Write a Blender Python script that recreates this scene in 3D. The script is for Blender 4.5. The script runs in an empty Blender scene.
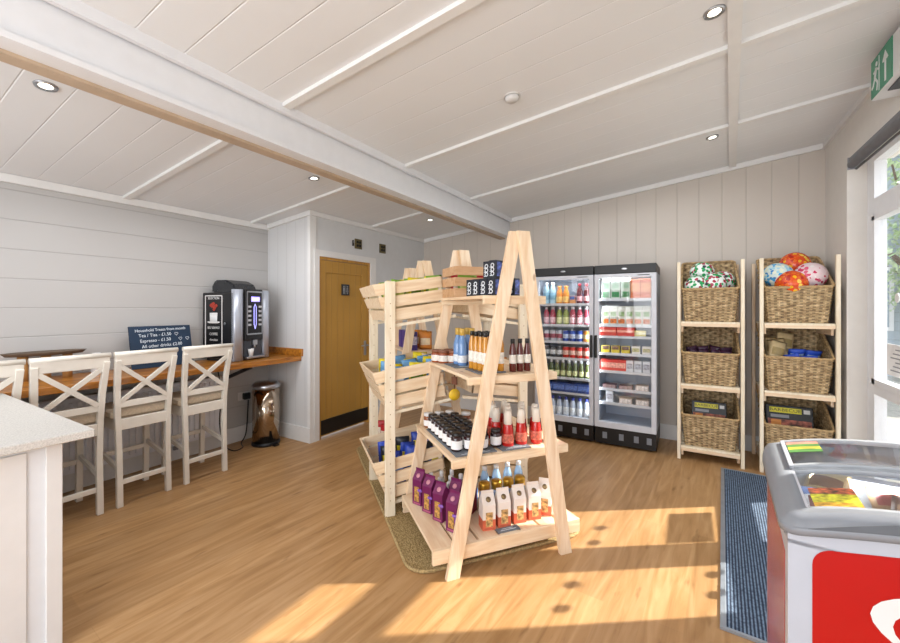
import bpy, bmesh, math, random
from mathutils import Vector, Matrix
random.seed(7)
S = bpy.context.scene
COL = S.collection
PI = math.pi
V3 = Vector
ORD = ['first', 'second', 'third', 'fourth', 'fifth', 'sixth', 'seventh', 'eighth', 'ninth', 'tenth']

# ------------------------------------------------------------------ materials
_M = {}
def nt(m):
    m.use_nodes = True
    return m.node_tree, m.node_tree.nodes['Principled BSDF']
def rgb(c):
    if isinstance(c, str):
        c = c.lstrip('#')
        v = [int(c[i:i+2], 16)/255 for i in (0, 2, 4)]
        c = [x/12.92 if x <= .04045 else ((x+.055)/1.055)**2.4 for x in v]
    return (c[0], c[1], c[2], 1)
def mat(name, c, rough=.5, metal=0, emit=0, var=.04, scale=12, stretch=(1, 1, 1), bump=0, coat=0, alpha=1, spec=None, trans=0):
    if name in _M: return _M[name]
    m = bpy.data.materials.new(name); t, b = nt(m); n, l = t.nodes, t.links
    c = rgb(c)
    b.inputs['Roughness'].default_value = rough
    b.inputs['Metallic'].default_value = metal
    if coat: b.inputs['Coat Weight'].default_value = coat
    if spec is not None: b.inputs['Specular IOR Level'].default_value = spec
    if trans: b.inputs['Transmission Weight'].default_value = trans
    tc = n.new('ShaderNodeTexCoord'); mp = n.new('ShaderNodeMapping'); no = n.new('ShaderNodeTexNoise')
    l.new(tc.outputs['Object'], mp.inputs[0]); mp.inputs['Scale'].default_value = stretch
    l.new(mp.outputs[0], no.inputs['Vector']); no.inputs['Scale'].default_value = scale; no.inputs['Detail'].default_value = 4
    r = n.new('ShaderNodeValToRGB')
    r.color_ramp.elements[0].position = .3; r.color_ramp.elements[1].position = .7
    r.color_ramp.elements[0].color = [max(0, x*(1-var*2)) for x in c[:3]]+[1]
    r.color_ramp.elements[1].color = [min(1, x*(1+var*2)) for x in c[:3]]+[1]
    l.new(no.outputs['Fac'], r.inputs[0]); l.new(r.outputs[0], b.inputs['Base Color'])
    if bump:
        bp = n.new('ShaderNodeBump'); bp.inputs['Strength'].default_value = bump; bp.inputs['Distance'].default_value = .004
        l.new(no.outputs['Fac'], bp.inputs['Height']); l.new(bp.outputs[0], b.inputs['Normal'])
    if emit:
        l.new(r.outputs[0], b.inputs['Emission Color']); b.inputs['Emission Strength'].default_value = emit
    _M[name] = m
    return m
def planks(name, c, axis, pitch, off=0, groove=.006, rough=.45, dark=.62, var=.02, slope=False):
    """painted boards: grooves every PITCH along AXIS, from object coordinates"""
    m = bpy.data.materials.new(name); t, b = nt(m); n, l = t.nodes, t.links
    b.inputs['Roughness'].default_value = rough
    tc = n.new('ShaderNodeTexCoord'); sp = n.new('ShaderNodeSeparateXYZ'); l.new(tc.outputs['Object'], sp.inputs[0])
    def mth(op, a, v=None):
        q = n.new('ShaderNodeMath'); q.operation = op
        if hasattr(a, 'links'): l.new(a, q.inputs[0])
        else: q.inputs[0].default_value = a
        if v is not None:
            if hasattr(v, 'links'): l.new(v, q.inputs[1])
            else: q.inputs[1].default_value = v
        return q.outputs[0]
    a = mth('ADD', sp.outputs['XYZ'.index(axis)], off+100*pitch)
    fr = mth('FRACT', mth('DIVIDE', a, pitch))
    d = mth('ABSOLUTE', mth('SUBTRACT', fr, .5))                      # .5 at a groove
    mr = n.new('ShaderNodeMapRange'); l.new(d, mr.inputs[0])
    mr.inputs[1].default_value = .5-groove/pitch; mr.inputs[2].default_value = .5
    no = n.new('ShaderNodeTexNoise'); l.new(tc.outputs['Object'], no.inputs['Vector']); no.inputs['Scale'].default_value = 1.5
    cr = n.new('ShaderNodeValToRGB'); c = rgb(c)
    cr.color_ramp.elements[0].color = [x*(1-var*2) for x in c[:3]]+[1]; cr.color_ramp.elements[1].color = [min(1, x*(1+var*2)) for x in c[:3]]+[1]
    l.new(no.outputs['Fac'], cr.inputs[0])
    mx = n.new('ShaderNodeMix'); mx.data_type = 'RGBA'
    l.new(mr.outputs[0], mx.inputs['Factor']); l.new(cr.outputs[0], mx.inputs['A']); mx.inputs['B'].default_value = [x*dark for x in c[:3]]+[1]
    l.new(mx.outputs['Result'], b.inputs['Base Color'])
    inv = mth('SUBTRACT', 1.0, mr.outputs[0])
    bp = n.new('ShaderNodeBump'); bp.inputs['Distance'].default_value = .004; bp.inputs['Strength'].default_value = .6
    l.new(inv, bp.inputs['Height']); l.new(bp.outputs[0], b.inputs['Normal'])
    return m
def wood(name, c1, c2, scale=6, axis='X', rough=.5, knots=True, coat=0):
    if name in _M: return _M[name]
    m = bpy.data.materials.new(name); t, b = nt(m); n, l = t.nodes, t.links
    b.inputs['Roughness'].default_value = rough
    if coat: b.inputs['Coat Weight'].default_value = coat
    tc = n.new('ShaderNodeTexCoord'); mp = n.new('ShaderNodeMapping')
    st = {'X': (.12, 1, 1), 'Y': (1, .12, 1), 'Z': (1, 1, .12)}[axis]
    mp.inputs['Scale'].default_value = st; l.new(tc.outputs['Object'], mp.inputs[0])
    no = n.new('ShaderNodeTexNoise'); no.inputs['Scale'].default_value = scale*5; no.inputs['Detail'].default_value = 6
    no.inputs['Distortion'].default_value = .6; l.new(mp.outputs[0], no.inputs['Vector'])
    r = n.new('ShaderNodeValToRGB'); r.color_ramp.elements[0].position = .35; r.color_ramp.elements[1].position = .65
    r.color_ramp.elements[0].color = rgb(c1); r.color_ramp.elements[1].color = rgb(c2)
    l.new(no.outputs['Fac'], r.inputs[0]); out = r.outputs[0]
    if knots:
        vo = n.new('ShaderNodeTexVoronoi'); vo.inputs['Scale'].default_value = 3.2; vo.inputs['Randomness'].default_value = 1
        mp2 = n.new('ShaderNodeMapping'); mp2.inputs['Scale'].default_value = tuple(1.6 if x == 1 else .7 for x in st)
        l.new(tc.outputs['Object'], mp2.inputs[0]); l.new(mp2.outputs[0], vo.inputs['Vector'])
        kr = n.new('ShaderNodeMapRange'); kr.inputs[1].default_value = .03; kr.inputs[2].default_value = .06
        kr.inputs[3].default_value = .6; kr.inputs[4].default_value = 0; l.new(vo.outputs['Distance'], kr.inputs[0])
        mx = n.new('ShaderNodeMix'); mx.data_type = 'RGBA'; l.new(kr.outputs[0], mx.inputs['Factor']); l.new(out, mx.inputs['A'])
        mx.inputs['B'].default_value = rgb('#8a5a34'); out = mx.outputs['Result']
    l.new(out, b.inputs['Base Color'])
    _M[name] = m
    return m
def glass(name, tint=(1, 1, 1), refl=.08):
    m = bpy.data.materials.new(name); m.use_nodes = True; t = m.node_tree; n, l = t.nodes, t.links
    n.remove(n['Principled BSDF'])
    tr = n.new('ShaderNodeBsdfTransparent'); tr.inputs[0].default_value = (*tint, 1)
    gl = n.new('ShaderNodeBsdfGlossy'); gl.inputs['Roughness'].default_value = .02
    lw = n.new('ShaderNodeLayerWeight'); pw = n.new('ShaderNodeMath'); pw.operation = 'POWER'; l.new(lw.outputs['Facing'], pw.inputs[0]); pw.inputs[1].default_value = 5
    fr = n.new('ShaderNodeMath'); fr.operation = 'MULTIPLY'; l.new(pw.outputs[0], fr.inputs[0]); fr.inputs[1].default_value = .5
    ad = n.new('ShaderNodeMath'); ad.operation = 'ADD'; ad.inputs[1].default_value = refl*.35
    mx = n.new('ShaderNodeMixShader'); l.new(fr.outputs[0], ad.inputs[0]); l.new(ad.outputs[0], mx.inputs[0])
    l.new(tr.outputs[0], mx.inputs[1]); l.new(gl.outputs[0], mx.inputs[2]); l.new(mx.outputs[0], n['Material Output'].inputs[0])
    return m
def floor_mat():
    m = bpy.data.materials.new('oak_floor'); t, b = nt(m); n, l = t.nodes, t.links
    tc = n.new('ShaderNodeTexCoord'); mp = n.new('ShaderNodeMapping'); l.new(tc.outputs['Object'], mp.inputs[0])
    mp.inputs['Rotation'].default_value = (0, 0, math.radians(90+4))
    br = n.new('ShaderNodeTexBrick'); l.new(mp.outputs[0], br.inputs['Vector'])
    br.inputs['Scale'].default_value = 1; br.inputs['Brick Width'].default_value = 1.5; br.inputs['Row Height'].default_value = .17
    br.inputs['Mortar Size'].default_value = .0016; br.offset = .37; br.inputs['Bias'].default_value = 0
    br.inputs['Color1'].default_value = (0, 0, 0, 1); br.inputs['Color2'].default_value = (1, 1, 1, 1); br.inputs['Mortar'].default_value = (.3, .3, .3, 1)
    mp2 = n.new('ShaderNodeMapping'); l.new(mp.outputs[0], mp2.inputs[0]); mp2.inputs['Scale'].default_value = (.7, 7, 1)
    no = n.new('ShaderNodeTexNoise'); l.new(mp2.outputs[0], no.inputs['Vector']); no.inputs['Scale'].default_value = 3.2; no.inputs['Detail'].default_value = 8; no.inputs['Distortion'].default_value = .8
    r = n.new('ShaderNodeValToRGB'); e = r.color_ramp.elements
    e[0].position = .3; e[0].color = rgb('#9f774a'); e[1].position = .68; e[1].color = rgb('#be976a')
    x = r.color_ramp.elements.new(.46); x.color = rgb('#ae8556')
    l.new(no.outputs['Fac'], r.inputs[0])
    # per plank tone
    mx = n.new('ShaderNodeMix'); mx.data_type = 'RGBA'; mx.blend_type = 'MULTIPLY'; mx.inputs['Factor'].default_value = 1
    r2 = n.new('ShaderNodeValToRGB'); r2.color_ramp.elements[0].color = (.84, .83, .82, 1); r2.color_ramp.elements[1].color = (1.0, 1.0, 1.0, 1)
    l.new(br.outputs['Color'], r2.inputs[0]); l.new(r.outputs[0], mx.inputs['A']); l.new(r2.outputs[0], mx.inputs['B'])
    # knots / dark streaks
    mp3 = n.new('ShaderNodeMapping'); l.new(mp.outputs[0], mp3.inputs[0]); mp3.inputs['Scale'].default_value = (1.3, 5, 1)
    vo = n.new('ShaderNodeTexNoise'); l.new(mp3.outputs[0], vo.inputs['Vector']); vo.inputs['Scale'].default_value = 3.0; vo.inputs['Detail'].default_value = 3
    kr = n.new('ShaderNodeMapRange'); kr.inputs[1].default_value = .64; kr.inputs[2].default_value = .74; kr.inputs[4].default_value = .6; l.new(vo.outputs['Fac'], kr.inputs[0])
    mk = n.new('ShaderNodeMix'); mk.data_type = 'RGBA'; l.new(kr.outputs[0], mk.inputs['Factor']); l.new(mx.outputs['Result'], mk.inputs['A']); mk.inputs['B'].default_value = rgb('#76532f')
    l.new(mk.outputs['Result'], b.inputs['Base Color'])
    b.inputs['Roughness'].default_value = .42; b.inputs['Specular IOR Level'].default_value = .4
    return m

WALLC = '#c7c4c0'
M_white = mat('white_paint', '#dcdcdc', .4, var=.01)
M_trim = mat('white_trim', '#e2e2e1', .4, var=.01)
M_cream = mat('cream_paint', '#dfdad0', .42, var=.03, scale=8)
M_pine = wood('pine', '#dfbf9b', '#eed8ba', 6, 'X')
M_pineV = wood('pine_upright', '#e0c09a', '#f1dcc0', 6, 'Z')
M_pineP = wood('pale_pine', '#e4d5b8', '#f1e6d0', 6, 'Z')
M_crate = wood('crate_wood', '#e2c5a0', '#f0dcbe', 7, 'Y')
M_worktop = wood('worktop_wood', '#8c541b', '#c68330', 5, 'Y', .35, False, .3)
M_door = wood('oak_door', '#a97c3c', '#c4923f', 4, 'Z', .45, False)
M_black = mat('black_plastic', '#08080a', .4, var=.02)
M_dark = mat('dark_grey', '#2a2a2d', .4)
M_steel = mat('brushed_steel', '#b9bcc2', .28, 1, var=.05, scale=30, stretch=(1, 1, .05))
M_alu = mat('aluminium_frame', '#cdd0d8', .45, .0, var=.02)
M_chrome = mat('polished_bin_steel', '#b6a796', .1, 1, var=.02)
M_lfloor = floor_mat()
M_glass = glass('clear_glass')
M_gold = mat('gold_cap', '#c39a3c', .3, .8)
M_paper = mat('white_paper', '#ececec', .6)
M_greyfrz = mat('freezer_grey', '#84888f', .38, var=.02)
M_grey = mat('mid_grey', '#8b8d92', .5)

# ------------------------------------------------------------------ mesh builder
class MB:
    def __init__(s): s.bm = bmesh.new(); s.mi = 0
    def _fin(s, verts, faces=None):
        for f in (faces or []): f.material_index = s.mi
    def box(s, x0, x1, y0, y1, z0, z1, M=None, bev=0):
        b = s.bm
        vs = [b.verts.new(p) for p in [(x0,y0,z0),(x1,y0,z0),(x1,y1,z0),(x0,y1,z0),(x0,y0,z1),(x1,y0,z1),(x1,y1,z1),(x0,y1,z1)]]
        fs = [b.faces.new([vs[i] for i in q]) for q in [(0,3,2,1),(4,5,6,7),(0,1,5,4),(1,2,6,5),(2,3,7,6),(3,0,4,7)]]
        for f in fs: f.material_index = s.mi
        if M is not None:
            for v in vs: v.co = M @ v.co
        if bev:
            es = list({e for f in fs for e in f.edges})
            r = bmesh.ops.bevel(b, geom=es, offset=bev, segments=1, affect='EDGES', profile=.5)
            for f in r['faces']: f.material_index = s.mi
        return s
    def hexa(s, pts):
        b = s.bm; vs = [b.verts.new(p) for p in pts]
        for q in [(0,3,2,1),(4,5,6,7),(0,1,5,4),(1,2,6,5),(2,3,7,6),(3,0,4,7)]:
            f = b.faces.new([vs[i] for i in q]); f.material_index = s.mi
        return s
    def beam(s, p, q, w, t, side=(0, 0, 1), bev=0):
        """bar p->q, width W along SIDE (made perpendicular), thickness T along the third axis"""
        p, q = V3(p), V3(q); d = (q-p); L = d.length; d.normalize()
        sd = V3(side); sd = (sd-d*sd.dot(d)).normalized(); th = d.cross(sd)
        M = Matrix((( d.x, sd.x, th.x, p.x), (d.y, sd.y, th.y, p.y), (d.z, sd.z, th.z, p.z), (0, 0, 0, 1)))
        return s.box(0, L, -w/2, w/2, -t/2, t/2, M, bev)
    def lathe(s, prof, seg=16, M=None, cap=True):
        b = s.bm; rings = []
        for r, z in prof:
            if r < 1e-6: rings.append([b.verts.new((0, 0, z))])
            else: rings.append([b.verts.new((r*math.cos(2*PI*k/seg), r*math.sin(2*PI*k/seg), z)) for k in range(seg)])
        for a, c in zip(rings, rings[1:]):
            for k in range(seg):
                j = (k+1) % seg
                if len(a) == 1 and len(c) == 1: continue
                if len(a) == 1: f = b.faces.new((a[0], c[j], c[k]))
                elif len(c) == 1: f = b.faces.new((a[k], a[j], c[0]))
                else: f = b.faces.new((a[k], a[j], c[j], c[k]))
                f.smooth = True; f.material_index = s.mi
        if cap:
            if len(rings[0]) > 1: b.faces.new(rings[0][::-1]).material_index = s.mi
            if len(rings[-1]) > 1: b.faces.new(rings[-1]).material_index = s.mi
        if M is not None:
            for rg in rings:
                for v in rg: v.co = M @ v.co
        return s
    def cyl(s, p, q, r, r2=None, seg=16):
        p, q = V3(p), V3(q); d = q-p; L = d.length
        M = Matrix.Translation(p) @ d.to_track_quat('Z', 'Y').to_matrix().to_4x4()
        return s.lathe([(r, 0), (r if r2 is None else r2, L)], seg, M)
    def tube(s, pts, r, seg=8):
        """smooth tube through points"""
        pts = [V3(p) for p in pts]; b = s.bm; rings = []; n0 = None
        for i, p in enumerate(pts):
            d = (pts[min(i+1, len(pts)-1)]-pts[max(i-1, 0)]).normalized()
            if n0 is None: n0 = d.orthogonal().normalized()
            n0 = (n0-d*n0.dot(d)).normalized(); bn = d.cross(n0)
            rings.append([b.verts.new(p+(n0*math.cos(2*PI*k/seg)+bn*math.sin(2*PI*k/seg))*r) for k in range(seg)])
        for a, c in zip(rings, rings[1:]):
            for k in range(seg):
                f = b.faces.new((a[k], a[(k+1) % seg], c[(k+1) % seg], c[k])); f.smooth = True; f.material_index = s.mi
        b.faces.new(rings[0][::-1]); b.faces.new(rings[-1])
        return s
    def poly(s, pts, h=None, n=(0, 0, 1)):
        b = s.bm; vs = [b.verts.new(p) for p in pts]; f = b.faces.new(vs); f.material_index = s.mi
        if h:
            r = bmesh.ops.extrude_face_region(b, geom=[f])
            for v in [g for g in r['geom'] if isinstance(g, bmesh.types.BMVert)]: v.co += V3(n)*h
            for g in r['geom']:
                if isinstance(g, bmesh.types.BMFace): g.material_index = s.mi
            for e in b.faces: pass
        return s
    def sphere(s, c, r, seg=20, rings=12, sc=(1, 1, 1)):
        prof = [(r*math.sin(PI*k/rings), -r*math.cos(PI*k/rings)) for k in range(rings+1)]
        prof[0] = (0, -r); prof[-1] = (0, r)
        return s.lathe(prof, seg, Matrix.Translation(c) @ Matrix.Diagonal((*sc, 1)), cap=False)
    def mesh(s, name, mats):
        bmesh.ops.recalc_face_normals(s.bm, faces=s.bm.faces)
        me = bpy.data.meshes.new(name); s.bm.to_mesh(me); s.bm.free()
        for m in (mats if isinstance(mats, (list, tuple)) else [mats]): me.materials.append(m)
        return me
    def build(s, name, mats, parent=None, loc=None):
        return link(name, s.mesh(name, mats), parent, loc)
def link(name, me, parent=None, loc=None):
    o = bpy.data.objects.new(name, me); COL.objects.link(o)
    if parent: o.parent = parent
    if loc: o.location = loc
    return o
def tag(o, label, cat, group=None):
    o['label'] = label; o['category'] = cat
    if group: o['group'] = group
    return o
def struct(o): o['kind'] = 'structure'; return o
def thing(name, label, cat, loc=(0, 0, 0), rz=0, group=None):
    o = bpy.data.objects.new(name, None); COL.objects.link(o); o.empty_display_size = .05
    o.location = loc; o.rotation_euler = (0, 0, rz); return tag(o, label, cat, group)
KIND = {}
def kind(key, name, cat, parts): KIND[key] = (name, cat, parts)      # parts: [(part name, mesh)]; the first may be '' = the thing's own mesh
def put(key, loc, rz, label, group=None, rot=None, scale=None):
    name, cat, parts = KIND[key]
    own = parts[0][1] if parts[0][0] == '' else None
    o = bpy.data.objects.new(name, own); COL.objects.link(o); o.location = loc; o.rotation_euler = rot or (0, 0, rz)
    if scale: o.scale = scale
    tag(o, label, cat, group)
    for pn, me in parts[(1 if own else 0):]:
        c = bpy.data.objects.new(pn, me); COL.objects.link(c); c.parent = o
    return o
def text_mesh(body, size, mat_, ext=.0006, align='CENTER'):
    c = bpy.data.curves.new('lettering', 'FONT'); c.body = body; c.size = size; c.extrude = ext; c.align_x = align; c.align_y = 'CENTER'; c.resolution_u = 3
    o = bpy.data.objects.new('lettering', c); COL.objects.link(o)
    dg = bpy.context.evaluated_depsgraph_get(); me = bpy.data.meshes.new_from_object(o.evaluated_get(dg))
    bpy.data.objects.remove(o); bpy.data.curves.remove(c); me.materials.clear(); me.materials.append(mat_)
    return me
def text(name, body, size, mat_, parent, M, **k):
    o = link(name, text_mesh(body, size, mat_, **k), parent); o.matrix_local = M; return o

def facing(origin, right, up):
    """matrix that maps local x->right, y->up at origin"""
    r = V3(right).normalized(); u = V3(up).normalized(); w = r.cross(u)
    return Matrix(((r.x, u.x, w.x, origin[0]), (r.y, u.y, w.y, origin[1]), (r.z, u.z, w.z, origin[2]), (0, 0, 0, 1)))

# ------------------------------------------------------------------ camera
cam = bpy.data.cameras.new('camera'); co = bpy.data.objects.new('camera', cam); COL.objects.link(co); S.camera = co
cam.sensor_width = 36; cam.lens = 16.0; cam.shift_y = -13.5/900; cam.clip_start = .02
co.location = (0, 0, 1.45); co.rotation_euler = (PI/2, 0, math.radians(31))

# ------------------------------------------------------------------ room
def zc(x): return 3.0+.11*(x-1.09)
XL, XR, YB, YF, XD, YP = -4.23, 1.09, 5.05, -2.4, -3.5, 2.91
b = MB(); b.box(XL-.1, XR+.27, YF, YB+.1, -.1, 0); struct(b.build('floor', M_lfloor))
b = MB(); z0, z1 = zc(XL-.1), zc(XR+.27)
b.hexa([(XL-.1, YF, z0), (XR+.27, YF, z1), (XR+.27, YB+.1, z1), (XL-.1, YB+.1, z0), (XL-.1, YF, z0+.1), (XR+.27, YF, z1+.1), (XR+.27, YB+.1, z1+.1), (XL-.1, YB+.1, z0+.1)])
struct(b.build('ceiling', planks('ceiling_boards', '#e2e4e6', 'Y', .195, 0, .005, dark=1.12)))
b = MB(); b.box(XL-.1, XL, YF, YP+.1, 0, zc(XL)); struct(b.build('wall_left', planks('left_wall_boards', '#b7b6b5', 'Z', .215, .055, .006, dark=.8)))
b = MB()
b.hexa([(XL, YP, 0), (XD, YP, 0), (XD, YP+.1, 0), (XL, YP+.1, 0), (XL, YP, zc(XL)), (XD, YP, zc(XD)), (XD, YP+.1, zc(XD)), (XL, YP+.1, zc(XL))])
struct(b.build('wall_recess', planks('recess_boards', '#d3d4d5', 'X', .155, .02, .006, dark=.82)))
b = MB(); DY0, DY1, DZ = 3.02, 3.84, 2.02
b.box(XD-.1, XD, YP+.1, DY0, 0, zc(XD)); b.box(XD-.1, XD, DY1, YB, 0, zc(XD)); b.box(XD-.1, XD, DY0, DY1, DZ, zc(XD))
struct(b.build('wall_door_side', mat('door_wall_paint', '#d2d4d6', .5, var=.01)))
b = MB(); b.hexa([(XD-.1, YB, 0), (XR+.27, YB, 0), (XR+.27, YB+.1, 0), (XD-.1, YB+.1, 0), (XD-.1, YB, zc(XD-.1)), (XR+.27, YB, zc(XR+.27)), (XR+.27, YB+.1, zc(XR+.27)), (XD-.1, YB+.1, zc(XD-.1))])
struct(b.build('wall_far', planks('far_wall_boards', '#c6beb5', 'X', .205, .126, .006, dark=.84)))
# right wall with openings
WH = 2.62
b = MB()
b.box(XR, XR+.20, 4.45, YB, 0, zc(XR)); b.box(XR, XR+.27, YF, 4.45, WH, zc(XR)); b.box(XR, XR+.27, YF, .6, 0, WH)
struct(b.build('wall_right', mat('right_wall_paint', '#dad6d0', .5, var=.01)))
# ceiling battens and beam
def batten_x(y, x0=XL, x1=XR, w=.05, h=.022):
    b = MB(); b.hexa([(x0, y-w/2, zc(x0)-h), (x1, y-w/2, zc(x1)-h), (x1, y+w/2, zc(x1)-h), (x0, y+w/2, zc(x0)-h), (x0, y-w/2, zc(x0)), (x1, y-w/2, zc(x1)), (x1, y+w/2, zc(x1)), (x0, y+w/2, zc(x0))])
    struct(b.build('trim_%d' % (100+int(y*10)), M_trim))
for y in (.36, 1.53, 2.70, 3.87): batten_x(y, XL if y < YP else XD)
b = MB(); xa, xb = .02-.17, .372; b.hexa([(xa-.03, YF, zc(xa)-.03), (xa+.03, YF, zc(xa)-.03), (xb+.03, YB-.03, zc(xb)-.025), (xb-.03, YB-.03, zc(xb)-.025), (xa-.03, YF, zc(xa)+.01), (xa+.03, YF, zc(xa)+.01), (xb+.03, YB-.03, zc(xb)+.01), (xb-.03, YB-.03, zc(xb)+.01)]); struct(b.build('trim_1', M_trim))
b = MB(); b.box(-2.24, -2.09, YF, YB, 2.40, zc(-2.09)); b.box(-2.09, -2.06, YF, YB, 2.40, 2.425); b.box(-2.075, -2.05, YF, YB, 2.60, zc(-2.05)); b.box(-2.27, -2.24, YF, YB, 2.53, 2.6)
struct(b.build('beam', mat('beam_paint', '#e2e4e8', .4, var=.01)))
# bare underside strip of the beam
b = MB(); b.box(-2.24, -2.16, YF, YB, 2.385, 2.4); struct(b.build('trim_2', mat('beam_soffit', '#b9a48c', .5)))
# cornice + skirting + corner trims
b = MB()
b.box(XL, XL+.03, YF, YP, zc(XL)-.06, zc(XL)); struct(b.build('trim_3', M_trim))
b = MB(); b.hexa([(XD, YB-.03, zc(XD)-.05), (XR, YB-.03, zc(XR)-.05), (XR, YB, zc(XR)-.05), (XD, YB, zc(XD)-.05), (XD, YB-.03, zc(XD)), (XR, YB-.03, zc(XR)), (XR, YB, zc(XR)), (XD, YB, zc(XD))]); struct(b.build('trim_4', M_trim))
b = MB(); b.box(XD, XD+.03, YP, YB-.03, zc(XD)-.05, zc(XD)); struct(b.build('trim_5', M_trim))
b = MB(); b.box(XR-.025, XR, YF, YB-.03, zc(XR)-.05, zc(XR)-.003); struct(b.build('trim_6', M_trim))
b = MB(); b.hexa([(XL, YP-.03, zc(XL)-.05), (XD+.03, YP-.03, zc(XD)-.05), (XD+.03, YP, zc(XD)-.05), (XL, YP, zc(XL)-.05), (XL, YP-.03, zc(XL)), (XD+.03, YP-.03, zc(XD)), (XD+.03, YP, zc(XD)), (XL, YP, zc(XL))]); struct(b.build('trim_7', M_trim))
b = MB(); b.box(XL, XL+.02, YF, YP, 0, .16); struct(b.build('baseboard_left', M_trim))
b = MB(); b.box(XL+.02, XD+.015, YP-.02, YP, 0, .16, bev=.002); b.box(XD, XD+.015, YP, DY0-.07, 0, .16); struct(b.build('baseboard_recess', M_trim))
b = MB(); b.box(XD, XR, YB-.02, YB, 0, .16); struct(b.build('baseboard_far', M_trim))
b = MB(); b.box(XR-.02, XR, 4.46, YB-.02, 0, .16); struct(b.build('baseboard_right', M_trim))
b = MB(); b.box(XD-.03, XD+.012, YP-.012, YP+.07, .16, zc(XD)-.05); struct(b.build('trim_8', M_trim))
b = MB(); b.box(XD, XD+.018, DY0-.07, DY0, 0, DZ+.07); b.box(XD, XD+.018, DY1, DY1+.1, 0, DZ+.07); b.box(XD, XD+.018, DY0, DY1, DZ, DZ+.07); struct(b.build('trim_9', M_trim))
# door
d = bpy.data.objects.new('door_1', None); COL.objects.link(d); struct(d)
d['label'] = 'oak boarded toilet door with black kick plate in the white partition'
b = MB(); b.box(XD-.06, XD+.004, DY0, DY0+.03, 0, DZ); b.box(XD-.06, XD+.004, DY1-.03, DY1, 0, DZ); b.box(XD-.06, XD+.004, DY0+.03, DY1-.03, DZ-.03, DZ); b.build('door_frame', M_door, d)
b = MB(); b.box(XD-.05, XD-.015, DY0+.035, DY1-.035, .02, DZ-.035)
b.box(XD-.015, XD-.004, DY0+.035, DY0+.11, .19, DZ-.035); b.box(XD-.015, XD-.004, DY1-.145, DY1-.035, .19, DZ-.035); b.box(XD-.015, XD-.004, DY0+.11, DY1-.145, DZ-.17, DZ-.035)
b.build('door_panel', planks('oak_boards', '#b4883c', 'Y', .095, .01, .004, dark=.72, var=.12), d)
b = MB(); b.box(XD-.015, XD+.001, DY0+.035, DY1-.035, .04, .20); b.build('kick_plate', M_black, d)
b = MB(); b.box(XD-.004, XD+.002, 3.735, 3.775, .86, 1.04, bev=.002); b.cyl((XD, 3.755, .985), (XD+.05, 3.755, .985), .009); b.cyl((XD+.045, 3.765, .985), (XD+.045, 3.65, .985), .008); b.build('handle', M_steel, d)
b = MB(); b.box(XD-.004, XD+.002, 3.36, 3.485, 1.60, 1.73, bev=.001); sg = b.build('sign', M_dark, d)
b = MB(); Y0 = 3.395
def person_icon(b, y, skirt):
    X = XD+.0025
    b.box(X, X+.001, y-.008, y+.008, 1.695, 1.711); b.box(X, X+.001, y-.011, y+.011, 1.655, 1.69)
    if skirt: b.hexa([(X, y-.018, 1.64), (X+.001, y-.018, 1.64), (X+.001, y+.018, 1.64), (X, y+.018, 1.64), (X, y-.009, 1.67), (X+.001, y-.009, 1.67), (X+.001, y+.009, 1.67), (X, y+.009, 1.67)])
    b.box(X, X+.001, y-.009, y-.002, 1.615, 1.655); b.box(X, X+.001, y+.002, y+.009, 1.615, 1.655)
person_icon(b, 3.395, False); person_icon(b, 3.45, True); b.box(XD+.0025, XD+.0035, 3.421, 3.424, 1.61, 1.715)
b.build('figures', mat('sign_silver', '#9a9da2', .4), sg)
# wall vents
for i, (y, s, lab) in enumerate([(3.54, .022, 'small dark alarm sensor on the white wall above the door'), (3.63, .06, 'square brass vent plate on the white wall above the oak door'), (4.08, .06, 'square brass vent plate on the white wall beyond the door casing')]):
    t = thing('wall_vent' if s > .03 else 'wall_sensor', lab, 'vent' if s > .03 else 'sensor', (XD, y, 2.235))
    if s > .03:
        b = MB(); b.box(0, .012, -s, s, -s, s, bev=.003); b.build('plate', mat('dull_brass', '#6f6546', .4, .5), t)
        b = MB()
        for k in range(4):
            c, sn = math.cos(k*PI/2+.8), math.sin(k*PI/2+.8); b.cyl((.012, c*.03, sn*.03), (.018, c*.03, sn*.03), .016, seg=10)
        b.build('grille', M_black, t)
    else:
        b = MB(); b.box(0, .015, -.012, .012, -.035, .035, bev=.003); b.build('housing', M_dark, t)
        b = MB(); b.box(.015, .017, -.006, .006, .005, .02); b.build('lens', M_grey, t)

# windows: one joinery unit per bay
M_frame = mat('upvc_white', '#e4e6ea', .35, var=.01)
def glazed_bay(n, y0, y1, rails, casement=None):
    """frame between y0 and y1 (glass inside), rails = z bands of solid bar"""
    w = bpy.data.objects.new('window_%d' % n, None); COL.objects.link(w); struct(w)
    b = MB()
    b.box(XR+.12, XR+.19, y0-.08, y0, 0, WH); b.box(XR+.12, XR+.19, y1, y1+(.14 if n == 1 else .09), 0, WH)
    for a, c in rails: b.box(XR+.12, XR+.19, y0, y1, a, c)
    b.build('frame', M_frame, w)
    if casement:
        a, c = casement; b = MB(); X0, X1 = XR+.105, XR+.135
        b.box(X0, X1, y0, y0+.03, a, c); b.box(X0, X1, y1-.055, y1, a, c); b.box(X0, X1, y0, y1, a, a+.04); b.box(X0, X1, y0, y1, c-.03, c)
        b.build('casement', M_frame, w)
    b = MB(); b.box(XR+.153, XR+.157, y0, y1, .1, WH-.04); b.build('pane', M_glass, w)
    return w
RL = [(0, .10), (.79, .90), (2.13, 2.29), (2.58, WH)]
glazed_bay(1, 3.69, 4.31, RL, (.87, 2.15))
glazed_bay(2, 3.04, 3.52, RL)
glazed_bay(3, 2.25, 2.85, RL)
glazed_bay(4, 1.45, 2.05, RL)
glazed_bay(5, .70, 1.25, RL)
b = MB(); b.box(XR, XR+.12, 4.451, 4.453, 0, WH)
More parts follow.
